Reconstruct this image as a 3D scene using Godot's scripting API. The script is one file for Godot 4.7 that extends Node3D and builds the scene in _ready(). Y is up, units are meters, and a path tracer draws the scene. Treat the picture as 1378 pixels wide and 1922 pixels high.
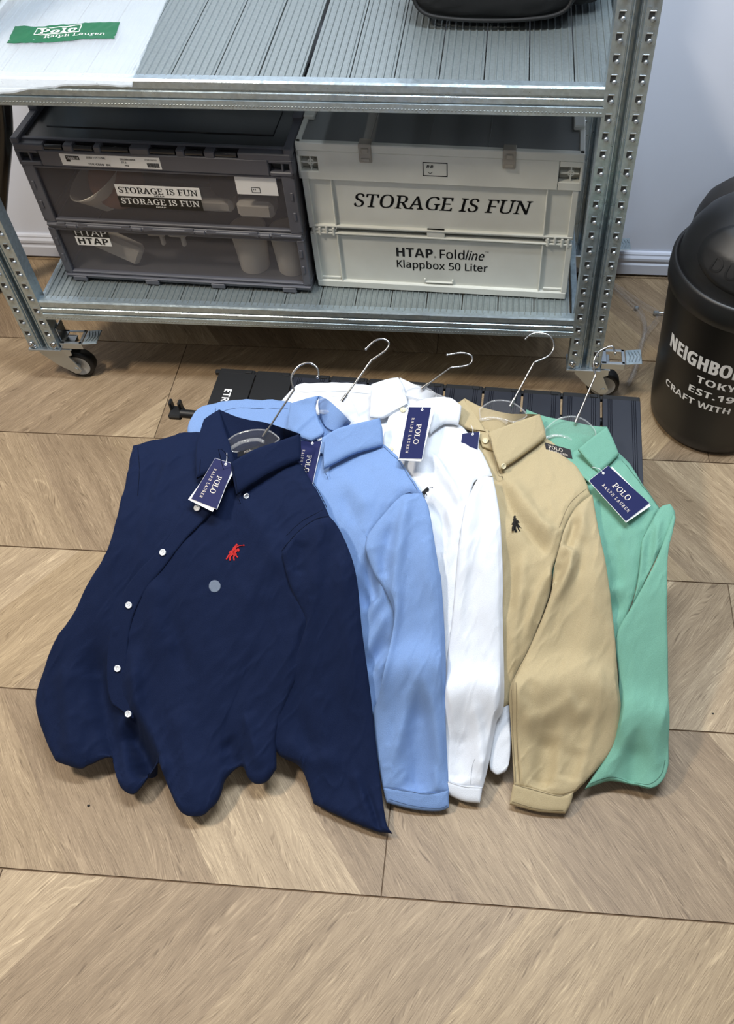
extends Node3D
# A rack with two folding crates, a low slatted table with five shirts on hangers, a bin; metres, y up.

var rng := RandomNumberGenerator.new()
var M := {}
var used := {}

class MB:
	# collects triangles; every face is turned so that it faces along its normals
	var v := PackedVector3Array()
	var n := PackedVector3Array()
	var uv := PackedVector2Array()
	var ix := PackedInt32Array()
	func tri(a: int, b: int, c: int) -> void:
		var g := (v[b] - v[a]).cross(v[c] - v[a])
		if g.dot(n[a] + n[b] + n[c]) > 0.0:
			ix.append_array([a, c, b])
		else:
			ix.append_array([a, b, c])
	func vert(p: Vector3, nn: Vector3, t := Vector2.ZERO) -> int:
		v.append(p); n.append(nn); uv.append(t)
		return v.size() - 1
	func poly(pts: Array, nn: Vector3, tex = null) -> void:
		var first := v.size()
		for p in pts:
			vert(p, nn, tex.call(p) if tex != null else Vector2(p.x + p.z * 0.37, p.y + p.z * 0.61))
		for i in range(1, pts.size() - 1):
			tri(first, first + i, first + i + 1)
	func box(c: Vector3, s: Vector3, b := 0.0, t := Transform3D.IDENTITY) -> void:
		# a box with chamfered edges
		var h := s * 0.5
		b = minf(b, minf(h.x, minf(h.y, h.z)) * 0.9)
		var corner := func(sx: float, sy: float, sz: float, axis: int) -> Vector3:
			var q := Vector3(sx * (h.x - b), sy * (h.y - b), sz * (h.z - b))
			q[axis] = (sx if axis == 0 else sy if axis == 1 else sz) * h[axis]
			return t * (c + q)
		for axis in 3:
			for s1 in [-1.0, 1.0]:
				var nn := Vector3.ZERO
				nn[axis] = s1
				var q := []
				for k in [[-1, -1], [1, -1], [1, 1], [-1, 1]]:
					var sg := [0.0, 0.0, 0.0]
					sg[axis] = s1; sg[(axis + 1) % 3] = k[0]; sg[(axis + 2) % 3] = k[1]
					q.append(corner.call(sg[0], sg[1], sg[2], axis))
				poly(q, (t.basis * nn).normalized())
		if b <= 0.0:
			return
		for axis in 3:
			var a1 := (axis + 1) % 3
			var a2 := (axis + 2) % 3
			for s1 in [-1.0, 1.0]:
				for s2 in [-1.0, 1.0]:
					var q := []
					for k in [[-1.0, a1], [-1.0, a2], [1.0, a2], [1.0, a1]]:
						var sg := [0.0, 0.0, 0.0]
						sg[axis] = k[0]; sg[a1] = s1; sg[a2] = s2
						q.append(corner.call(sg[0], sg[1], sg[2], k[1]))
					var nn := Vector3.ZERO
					nn[a1] = s1; nn[a2] = s2
					poly(q, (t.basis * nn).normalized())
		for sx in [-1.0, 1.0]:
			for sy in [-1.0, 1.0]:
				for sz in [-1.0, 1.0]:
					poly([corner.call(sx, sy, sz, 0), corner.call(sx, sy, sz, 1), corner.call(sx, sy, sz, 2)], (t.basis * Vector3(sx, sy, sz)).normalized())
	func prism(outline: PackedVector2Array, lo: float, hi: float, place: Callable, caps := true) -> void:
		# place(x, y, depth) gives the point; sides are flat
		var o := outline
		if Geometry2D.is_polygon_clockwise(o):
			o.reverse()
		var m := o.size()
		var ax: Vector3 = (place.call(1.0, 0.0, 0.0) - place.call(0.0, 0.0, 0.0))
		var ay: Vector3 = (place.call(0.0, 1.0, 0.0) - place.call(0.0, 0.0, 0.0))
		var ad: Vector3 = (place.call(0.0, 0.0, 1.0) - place.call(0.0, 0.0, 0.0))
		for i in m:
			var p := o[i]
			var q := o[(i + 1) % m]
			var e := q - p
			var nn := (ax * e.y - ay * e.x).normalized()
			poly([place.call(p.x, p.y, lo), place.call(q.x, q.y, lo), place.call(q.x, q.y, hi), place.call(p.x, p.y, hi)], nn)
		if caps:
			var t := Geometry2D.triangulate_polygon(o)
			for k in 2:
				var d: float = [lo, hi][k]
				var nn: Vector3 = (ad * (-1.0 if k == 0 else 1.0)).normalized()
				var first := v.size()
				for p in o:
					vert(place.call(p.x, p.y, d), nn, p)
				for i in range(0, t.size(), 3):
					tri(first + t[i], first + t[i + 1], first + t[i + 2])
	func tube(path: Array, r, sides := 10, caps := true) -> void:
		# r: one radius or a list with one per point
		var m := path.size()
		var ring := []
		var up := Vector3(0.31, 0.9, 0.23).normalized()
		for i in m:
			var d: Vector3 = (path[mini(i + 1, m - 1)] - path[maxi(i - 1, 0)]).normalized()
			var side := d.cross(up)
			if side.length() < 0.05:
				side = d.cross(Vector3(1, 0.1, 0))
			side = side.normalized()
			up = side.cross(d).normalized()
			var rad: float = r[i] if r is Array else r
			var first := v.size()
			for k in sides + 1:
				var a := TAU * k / sides
				var nn := side * cos(a) + up * sin(a)
				vert(path[i] + nn * rad, nn, Vector2(float(k) / sides, i * 0.1))
			ring.append(first)
		for i in m - 1:
			for k in sides:
				tri(ring[i] + k, ring[i] + k + 1, ring[i + 1] + k)
				tri(ring[i] + k + 1, ring[i + 1] + k + 1, ring[i + 1] + k)
		if caps:
			for e in [0, m - 1]:
				var d: Vector3 = (path[0] - path[1]).normalized() if e == 0 else (path[m - 1] - path[m - 2]).normalized()
				var first := v.size()
				vert(path[e], d)
				for k in sides + 1:
					vert(v[ring[e] + k], d)
				for k in sides:
					tri(first, first + 1 + k, first + 2 + k)
	func lathe(profile: Array, t := Transform3D.IDENTITY, sides := 48, sharp := 0.5) -> void:
		# profile: Vector2(radius, height) from bottom to top, turned round the y axis; breaks the shading where it bends sharply
		for i in profile.size() - 1:
			var a: Vector2 = profile[i]
			var b: Vector2 = profile[i + 1]
			var d := (b - a)
			if d.length() < 1e-6:
				continue
			var nn := Vector2(d.y, -d.x).normalized()
			var na := nn
			var nb := nn
			if i > 0:
				var dp: Vector2 = a - profile[i - 1]
				var np := Vector2(dp.y, -dp.x).normalized()
				if np.dot(nn) > sharp:
					na = (np + nn).normalized()
			if i < profile.size() - 2:
				var dn: Vector2 = profile[i + 2] - b
				var nx := Vector2(dn.y, -dn.x).normalized()
				if nx.dot(nn) > sharp:
					nb = (nx + nn).normalized()
			var first := v.size()
			for k in sides + 1:
				var c := Vector2(cos(TAU * k / sides), sin(TAU * k / sides))
				vert(t * Vector3(a.x * c.x, a.y, a.x * c.y), (t.basis * Vector3(na.x * c.x, na.y, na.x * c.y)).normalized(), Vector2(float(k) / sides, a.y))
				vert(t * Vector3(b.x * c.x, b.y, b.x * c.y), (t.basis * Vector3(nb.x * c.x, nb.y, nb.x * c.y)).normalized(), Vector2(float(k) / sides, b.y))
			for k in sides:
				var q := first + k * 2
				tri(q, q + 2, q + 1)
				tri(q + 1, q + 2, q + 3)
	func mesh(m: Material) -> ArrayMesh:
		return add_to(ArrayMesh.new(), m)
	func add_to(a: ArrayMesh, m: Material) -> ArrayMesh:
		var s := []
		s.resize(Mesh.ARRAY_MAX)
		s[Mesh.ARRAY_VERTEX] = v
		s[Mesh.ARRAY_NORMAL] = n
		s[Mesh.ARRAY_TEX_UV] = uv
		s[Mesh.ARRAY_INDEX] = ix
		a.add_surface_from_arrays(Mesh.PRIMITIVE_TRIANGLES, s)
		a.surface_set_material(a.get_surface_count() - 1, m)
		return a

func named(called: String) -> String:
	var k: int = used.get(called, 0)
	used[called] = k + 1
	return called if k == 0 else "%s_%03d" % [called, k]

func thing(called: String, label: String, category: String, at := Vector3.ZERO, turn := 0.0, group := "") -> Node3D:
	var o := Node3D.new()
	o.name = named(called)
	add_child(o)
	o.position = at
	o.rotation.y = turn
	return tag(o, label, category, group)

func tag(o: Node3D, label: String, category: String, group := "") -> Node3D:
	o.set_meta("label", label)
	o.set_meta("category", category)
	if group:
		o.set_meta("group", group)
	return o

func put(called: String, mesh: Mesh, parent: Node = self, at := Vector3.ZERO) -> MeshInstance3D:
	var o := MeshInstance3D.new()
	o.name = named(called) if parent == self else called
	o.mesh = mesh
	o.position = at
	parent.add_child(o, true)
	return o

func obj(called: String, b: MB, m: Material, parent: Node = self) -> MeshInstance3D:
	return put(called, b.mesh(m), parent)

func struct(called: String, b: MB, m: Material) -> MeshInstance3D:
	var o := obj(called, b, m)
	o.set_meta("kind", "structure")
	return o

func mat(key: String, c: Color, rough := 0.6, metal := 0.0, spec := 0.5) -> StandardMaterial3D:
	var m := StandardMaterial3D.new()
	m.resource_name = key
	m.albedo_color = c
	m.roughness = rough
	m.metallic = metal
	m.metallic_specular = spec
	M[key] = m
	return m

func noise_tex(seed_n: int, freq: float, ramp: Array, size := 256, normal := false, strength := 4.0) -> NoiseTexture2D:
	var f := FastNoiseLite.new()
	f.seed = seed_n
	f.frequency = freq
	f.noise_type = FastNoiseLite.TYPE_SIMPLEX_SMOOTH
	f.fractal_octaves = 4
	var t := NoiseTexture2D.new()
	t.width = size
	t.height = size
	t.seamless = true
	t.noise = f
	t.as_normal_map = normal
	t.bump_strength = strength
	if ramp.size():
		var g := Gradient.new()
		g.set_color(0, ramp[0])
		g.set_color(1, ramp[1])
		t.color_ramp = g
	return t

func grey(a: float) -> Color:
	return Color(a, a, a)

func tri_tex(m: StandardMaterial3D, scale: float, world := true) -> void:
	m.uv1_triplanar = true
	m.uv1_world_triplanar = world
	m.uv1_scale = Vector3.ONE * scale

# lettering: a flat text mesh, fitted to a box w by h and laid on the surface by place(x, y, lift)
var fonts := {}
func text_shape(b: MB, s: String, font: String, weight: int, w: float, h: float, place: Callable, shear := 0.0, thick := 0.0004, stretch := true) -> void:
	var key := font + str(weight >= 700)
	if not fonts.has(key):
		var f := SystemFont.new()
		f.font_names = PackedStringArray([font])
		f.font_weight = 700 if weight >= 700 else 400
		fonts[key] = f
	var t := TextMesh.new()
	t.font = fonts[key]
	t.text = s
	t.font_size = 64
	t.pixel_size = 0.01
	t.depth = 0.0
	t.curve_step = 1.0
	var a := t.surface_get_arrays(0)
	var pts: PackedVector3Array = a[Mesh.ARRAY_VERTEX]
	var idx = a[Mesh.ARRAY_INDEX]
	var lo := Vector2(1e9, 1e9)
	var hi := -lo
	for p in pts:
		lo = lo.min(Vector2(p.x, p.y))
		hi = hi.max(Vector2(p.x, p.y))
	var size := hi - lo
	var k := Vector2(w / size.x, h / size.y)
	if not stretch:
		k = Vector2.ONE * minf(k.x, k.y)
	if idx == null or idx.size() == 0:
		idx = PackedInt32Array(range(pts.size()))
	# heavier weights are struck several times, a hair apart
	var strikes := [Vector2.ZERO]
	if weight == 550:
		strikes = [Vector2(-0.011, 0), Vector2(0.011, 0), Vector2(0, 0.009)]
	elif weight == 900:
		strikes = [Vector2(-0.03, 0), Vector2(0.03, 0), Vector2(0, 0.012), Vector2(0, -0.012)]
	for st in strikes:
		var first := b.v.size()
		for p in pts:
			var q: Vector2 = (Vector2(p.x, p.y) - lo) * k + st * h
			q.x += q.y * shear
			var c: Vector3 = place.call(q.x, q.y, thick)
			b.vert(c, (c - place.call(q.x, q.y, 0.0)).normalized(), q)
		for i in range(0, idx.size(), 3):
			b.tri(first + idx[i], first + idx[i + 1], first + idx[i + 2])

func text(parent: Node, s: String, font: String, weight: int, w: float, h: float, place: Callable, m: Material, shear := 0.0, thick := 0.0004) -> MeshInstance3D:
	var b := MB.new()
	text_shape(b, s, font, weight, w, h, place, shear, thick)
	return obj("lettering", b, m, parent)

func flat(o: Vector3, x: Vector3, y: Vector3) -> Callable:
	var z := x.cross(y).normalized()
	return func(a: float, c: float, d: float) -> Vector3: return o + x * a + y * c + z * d

func spline(p: Array, steps := 8) -> Array:
	var out := []
	for i in p.size() - 1:
		var a = p[maxi(i - 1, 0)]
		var d = p[mini(i + 2, p.size() - 1)]
		for k in steps:
			out.append(p[i].cubic_interpolate(p[i + 1], a, d, float(k) / steps))
	out.append(p[p.size() - 1])
	return out

func pts3(a: Array) -> Array:
	var out := []
	for i in range(0, a.size(), 3):
		out.append(Vector3(a[i], a[i + 1], a[i + 2]) * 0.001)
	return out

func _ready() -> void:
	rng.seed = 7
	# ---- camera
	var cam := Camera3D.new()
	cam.name = "camera"
	cam.position = Vector3(0.31605, 1.49389, 0.91779)
	cam.rotation = Vector3(-0.89154, 0.10244, -0.03452)
	cam.projection = Camera3D.PROJECTION_FRUSTUM
	cam.near = 0.05
	cam.far = 50.0
	cam.size = 0.05 * 1922.0 / 1702.06052
	cam.frustum_offset = Vector2((689.0 - 807.74687), (880.51595 - 961.0)) * 0.05 / 1702.06052
	add_child(cam)
	cam.current = true
	# ---- sky and exposure
	var we := WorldEnvironment.new()
	we.name = "environment"
	var env := Environment.new()
	env.background_mode = Environment.BG_COLOR
	env.background_color = Color(0.75, 0.8, 0.88)
	env.tonemap_mode = Environment.TONE_MAPPER_LINEAR
	env.tonemap_exposure = 1.0
	env.sdfgi_enabled = true
	env.ssao_enabled = true
	env.ssil_enabled = true
	we.environment = env
	add_child(we)
	materials()
	# ---- ceiling lights
	ceiling_light(Vector3(-1.1, 2.58, 0.3), Vector2(0.24, 0.32), Color(1.0, 0.95, 0.88), 4.9, "ceiling light panel over the left of the room")
	ceiling_light(Vector3(0.45, 2.58, -0.15), Vector2(1.1, 0.24), Color(0.92, 0.96, 1.0), 6.2, "ceiling light panel over the rack")
	ceiling_light(Vector3(1.2, 2.58, 1.5), Vector2(0.6, 1.2), Color(0.93, 0.96, 1.0), 0.3, "ceiling light panel behind the viewer")
	room()
	rack()
	crate_white()
	crate_smoky()
	table()
	bins()
	rack_goods()
	floor_goods()
	shirts()
	settle()

func ceiling_light(at: Vector3, size: Vector2, c: Color, energy: float, label: String) -> void:
	var t := thing("ceiling_light", label, "light", at)
	var b := MB.new()
	b.box(Vector3(0, 0.045, 0), Vector3(size.x + 0.04, 0.05, size.y + 0.04), 0.004)
	obj("frame", b, M.wall, t)
	var d := MB.new()
	d.box(Vector3(0, 0.012, 0), Vector3(size.x, 0.016, size.y), 0.002)
	var em := mat("diffuser", Color(0.9, 0.9, 0.9), 0.6)
	em.emission_enabled = true
	em.emission = c
	em.emission_energy_multiplier = 1.2
	obj("diffuser", d, em, t)
	var l := AreaLight3D.new()
	l.name = "lamp"
	l.area_size = size
	l.light_color = c
	l.light_energy = energy
	l.area_range = 12.0
	l.shadow_enabled = true
	l.position = at + Vector3(0, -0.01, 0)
	l.rotation.x = -PI / 2
	add_child(l)

func materials() -> void:
	var m: StandardMaterial3D
	m = mat("wall", Color(0.9, 0.925, 0.98), 0.75)
	mat("room_grey", Color(0.60, 0.60, 0.60), 0.8)
	mat("room_front", Color(0.76, 0.77, 0.79), 0.8)
	mat("trim", Color(0.85, 0.87, 0.92), 0.45)
	m = mat("steel", Color(0.72, 0.78, 0.81), 0.36, 0.72)
	m.roughness_texture = noise_tex(3, 0.03, [grey(0.7), grey(1.0)])
	m.albedo_texture = noise_tex(4, 0.05, [grey(0.88), grey(1.0)])
	m.normal_enabled = true
	m.normal_texture = noise_tex(5, 0.02, [], 256, true, 1.2)
	tri_tex(m, 6.0)
	m = mat("deck", Color(0.62, 0.655, 0.655), 0.46, 0.75)
	m.albedo_texture = noise_tex(6, 0.09, [grey(0.9), grey(1.0)])
	m.roughness_texture = noise_tex(8, 0.09, [grey(0.88), grey(1.0)])
	tri_tex(m, 5.0)
	mat("zinc", Color(0.72, 0.75, 0.77), 0.28, 0.9)
	mat("chrome", Color(0.72, 0.72, 0.72), 0.2, 1.0)
	mat("dark_slot", Color(0.17, 0.175, 0.175), 0.6)
	mat("dark", Color(0.03, 0.03, 0.032), 0.7)
	mat("rubber", Color(0.045, 0.045, 0.047), 0.6)
	mat("wheel_hub", Color(0.62, 0.62, 0.61), 0.5)
	m = mat("ivory", Color(0.87, 0.88, 0.85), 0.5)
	m.albedo_texture = noise_tex(11, 0.012, [grey(0.93), grey(1.0)])
	tri_tex(m, 2.0)
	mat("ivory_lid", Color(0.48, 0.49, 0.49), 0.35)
	mat("ivory_darker", Color(0.66, 0.65, 0.60), 0.6)  # a darker ivory for the backs of the rim sockets
	m = mat("latch", Color(0.6, 0.58, 0.54), 0.35)
	m = mat("smoke", Color(0.42, 0.41, 0.43, 0.27), 0.35)
	m.transparency = BaseMaterial3D.TRANSPARENCY_ALPHA
	mat("smoke_frame", Color(0.34, 0.345, 0.375), 0.42)
	mat("smoke_lid", Color(0.17, 0.172, 0.18), 0.22)
	mat("smoke_wall", Color(0.40, 0.39, 0.40), 0.4)
	mat("pole", Color(0.05, 0.055, 0.065), 0.18)
	mat("print_black", Color(0.03, 0.03, 0.03), 0.6)
	mat("print_white", Color(0.92, 0.92, 0.91), 0.6)
	mat("sticker_white", Color(0.93, 0.93, 0.92), 0.5)
	mat("sticker_black", Color(0.05, 0.05, 0.05), 0.5)
	mat("paper", Color(0.9, 0.87, 0.82), 0.8)
	mat("paper_brown", Color(0.6, 0.42, 0.33), 0.8)
	m = mat("bin_black", Color(0.035, 0.035, 0.037), 0.42)
	mat("bin_lid", Color(0.06, 0.06, 0.063), 0.45)
	mat("bin_brown", Color(0.17, 0.155, 0.145), 0.55)
	m = mat("slat", Color(0.12, 0.13, 0.165), 0.42)
	mat("slat_cap", Color(0.05, 0.052, 0.06), 0.5)
	mat("bag_cloth", Color(0.035, 0.035, 0.04), 0.85)
	m = mat("clear", Color(1, 1, 1, 0.015), 0.04)
	m.transparency = BaseMaterial3D.TRANSPARENCY_ALPHA
	m = mat("clear_rim_glint", Color(1, 1, 1, 0.12), 0.03)
	m.transparency = BaseMaterial3D.TRANSPARENCY_ALPHA
	m = mat("clear_body", Color(0.97, 0.99, 0.99, 0.06), 0.03)
	m.refraction_enabled = true
	m.refraction_scale = 0.04
	m = mat("poly_bag", Color(0.92, 0.95, 0.98, 0.26), 0.4)
	m.transparency = BaseMaterial3D.TRANSPARENCY_ALPHA
	mat("bag_green", Color(0.06, 0.36, 0.23), 0.5)
	mat("tag_navy", Color(0.10, 0.12, 0.29), 0.6, 0.0, 0.3)
	mat("tag_white", Color(0.94, 0.94, 0.94), 0.6)
	mat("tag_gold", Color(0.88, 0.83, 0.77), 0.5)
	mat("label_black", Color(0.05, 0.055, 0.08), 0.7)
	mat("button_white", Color(0.90, 0.91, 0.92), 0.25)
	mat("button_cream", Color(0.88, 0.84, 0.70), 0.3)
	wood_materials()

func wood_image(seed_n: int) -> ImageTexture:
	var w := 1536
	var h := 768
	var fine := FastNoiseLite.new()
	fine.seed = seed_n
	fine.frequency = 1.0
	fine.fractal_octaves = 3
	var wide := FastNoiseLite.new()
	wide.seed = seed_n + 50
	wide.frequency = 1.0
	wide.fractal_octaves = 2
	var dash := FastNoiseLite.new()
	dash.seed = seed_n + 90
	dash.frequency = 1.0
	dash.fractal_type = FastNoiseLite.FRACTAL_NONE
	var data := PackedByteArray()
	data.resize(w * h * 3)
	var at := 0
	for py in h:
		var y := py * 0.43   # millimetres across the grain
		for px in w:
			var x := px * 0.43
			var lowv := wide.get_noise_2d(x * 0.0025, y * 0.017)
			var warp := y + lowv * 15.0
			var g := fine.get_noise_2d(x * 0.0015, warp * 0.09) * 0.26 + dash.get_noise_2d(x * 0.008 + 300.0, warp * 0.62) * 0.2 + fine.get_noise_2d(x * 0.012 + 500.0, warp * 0.9) * 0.22
			var tone := lowv * 0.3 + g
			var ring := absf(fposmod((y + lowv * 62.0) * 0.05, 1.0) - 0.5) * 2.0
			if ring > 0.8:
				tone += (ring - 0.8) * 3.2 * clampf(wide.get_noise_2d(x * 0.004 + 70.0, y * 0.012 + 9.0) * 2.4 - 0.1, 0.0, 0.8)
			var d := dash.get_noise_2d(x * 0.028, warp * 0.85)
			if d > 0.42:
				tone -= (d - 0.42) * 1.6
			elif d < -0.42:
				tone += (-0.42 - d) * 1.3
			var c := clampf(0.52 + tone * 0.62, 0.0, 1.0)
			data[at] = int(lerpf(126.0, 203.0, c))
			data[at + 1] = int(lerpf(107.0, 182.0, c))
			data[at + 2] = int(lerpf(84.0, 151.0, c))
			at += 3
	return ImageTexture.create_from_image(Image.create_from_data(w, h, false, Image.FORMAT_RGB8, data))

func wood_materials() -> void:
	var tones := [Color(0.98, 0.975, 0.965), Color(0.90, 0.885, 0.865), Color(0.95, 0.935, 0.90), Color(0.845, 0.825, 0.81)]
	M["wood"] = []
	for i in 3:
		var t := wood_image(20 + i)
		for c in tones:
			var m := mat("oak", c, 0.5)
			m.albedo_texture = t
			m.metallic_specular = 0.42
			M.wood.append(m)
	mat("joint", Color(0.42, 0.34, 0.26), 0.9)

func room() -> void:
	var z0 := -0.95
	var b := MB.new()
	b.box(Vector3(0.3, -0.0525, 1.0), Vector3(5.2, 0.1, 4.4))
	var fl := struct("floor", b, M.joint)
	floor_planks(fl)
	for w in [["wall_back", Vector3(0.3, 1.3, z0 - 0.06), Vector3(5.2, 2.8, 0.12)], ["wall_left", Vector3(-2.2, 1.3, 1.0), Vector3(0.12, 2.8, 4.3)], ["wall_right", Vector3(2.7, 1.3, 1.0), Vector3(0.12, 2.8, 4.3)], ["wall_front", Vector3(0.3, 1.3, 3.1), Vector3(5.2, 2.8, 0.12)]]:
		var m := MB.new()
		m.box(w[1], w[2])
		struct(w[0], m, M.wall if w[0] == "wall_back" else M.room_front if w[0] == "wall_front" else M.room_grey)
	b = MB.new()
	b.box(Vector3(0.3, 2.71, 1.0), Vector3(5.2, 0.12, 4.4))
	struct("ceiling", b, M.room_grey)
	# moulded baseboard along the back wall
	b = MB.new()
	var prof := PackedVector2Array([Vector2(0, 0.008), Vector2(0.013, 0.008), Vector2(0.013, 0.036), Vector2(0.010, 0.040), Vector2(0.010, 0.046), Vector2(0.0125, 0.049), Vector2(0.0125, 0.056), Vector2(0.008, 0.062), Vector2(0.008, 0.066), Vector2(0.005, 0.070), Vector2(0, 0.071)])
	b.prism(prof, -2.1, 2.6, func(x: float, y: float, d: float) -> Vector3: return Vector3(d, y, z0 + x))
	struct("baseboard_back", b, M.trim)

func floor_planks(fl: Node3D) -> void:
	# rows 0.2993 deep along x, boards 1.2 long, each board a fan of slanted oak pieces, the slant turning over from row to row
	var d := 0.2993
	var slant := 1.3
	for k in range(-3, 6):
		var za := 0.5639 - (k + 1) * d
		var zb := za + d
		if k == 5:
			za = -0.949
		var right := k % 2 == 0   # true: pieces run down to the right
		var seam := 0.181 if k % 2 == 0 else -0.42
		var strips := []
		var x := -1.9
		while x < 1.9:
			var w := rng.randf_range(0.17, 0.235)
			strips.append([x, x + w])
			x += w
		if k == -1:
			strips = []
			x = -1.9
			while x < 1.9:
				strips.append([x, x + 0.33])
				x += 0.33
		for board in range(-2, 2):
			var x0 := seam + board * 1.2 + 0.001
			var x1 := x0 + 1.2 - 0.002
			if x1 < -1.35 or x0 > 1.35:
				continue
			var rect := PackedVector2Array([Vector2(x0, za + 0.0014), Vector2(x1, za + 0.0014), Vector2(x1, zb - 0.0014), Vector2(x0, zb - 0.0014)])
			for s in strips:
				var run := d / slant * (1.0 if right else -1.0)
				var q := PackedVector2Array([Vector2(s[0], zb - d), Vector2(s[1], zb - d), Vector2(s[1] + run, zb), Vector2(s[0] + run, zb)])
				for piece in Geometry2D.intersect_polygons(rect, q):
					var c: PackedVector2Array = piece
					var mid := Vector2.ZERO
					for p in c:
						mid += p / c.size()
					if mid.x < -1.3 or mid.x > 1.25 or c.size() < 3:
						continue
					plank(fl, c, Vector2(run, d).normalized())

func plank(fl: Node3D, c: PackedVector2Array, along: Vector2) -> void:
	var across := Vector2(-along.y, along.x)
	var lo := Vector2(1e9, 1e9)
	for p in c:
		lo = lo.min(Vector2(p.dot(along), p.dot(across)))
	var off := Vector2(rng.randf_range(0.0, 0.06), rng.randf_range(0.0, 0.1))
	var fu := rng.randf() < 0.5
	var fv := rng.randf() < 0.5
	var tex := func(p: Vector3) -> Vector2:
		var q := Vector2(p.x, p.z)
		var t := (Vector2(q.dot(along), q.dot(across)) - lo + off) / Vector2(0.66, 0.33)
		return Vector2(1.0 - t.x if fu else t.x, 1.0 - t.y if fv else t.y)
	var b := MB.new()
	var top := []
	for p in c:
		top.append(Vector3(p.x, 0.0, p.y))
	b.poly(top, Vector3.UP, tex)
	var mid := Vector3.ZERO
	for p in top:
		mid += p / top.size()
	for i in top.size():
		var p: Vector3 = top[i]
		var q: Vector3 = top[(i + 1) % top.size()]
		var nn := (q - p).cross(Vector3.UP).normalized()
		if nn.dot(p - mid) < 0.0:
			nn = -nn
		b.poly([p, q, q + Vector3(0, -0.0026, 0), p + Vector3(0, -0.0026, 0)], nn, tex)
	obj("plank", b, M.wood[rng.randi() % M.wood.size()], fl)

func settle() -> void:
	# each thing's node stands at the middle of its base
	for t in get_children():
		if t is MeshInstance3D or t is Light3D or t is Camera3D or not t is Node3D or t.position != Vector3.ZERO:
			continue
		var box := AABB()
		var first := true
		for c in t.get_children():
			if c is MeshInstance3D:
				var a: AABB = c.transform * c.get_aabb()
				box = a if first else box.merge(a)
				first = false
		var base := Vector3(box.get_center().x, box.position.y, box.get_center().z)
		t.position = base
		for c in t.get_children():
			c.position -= base

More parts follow.
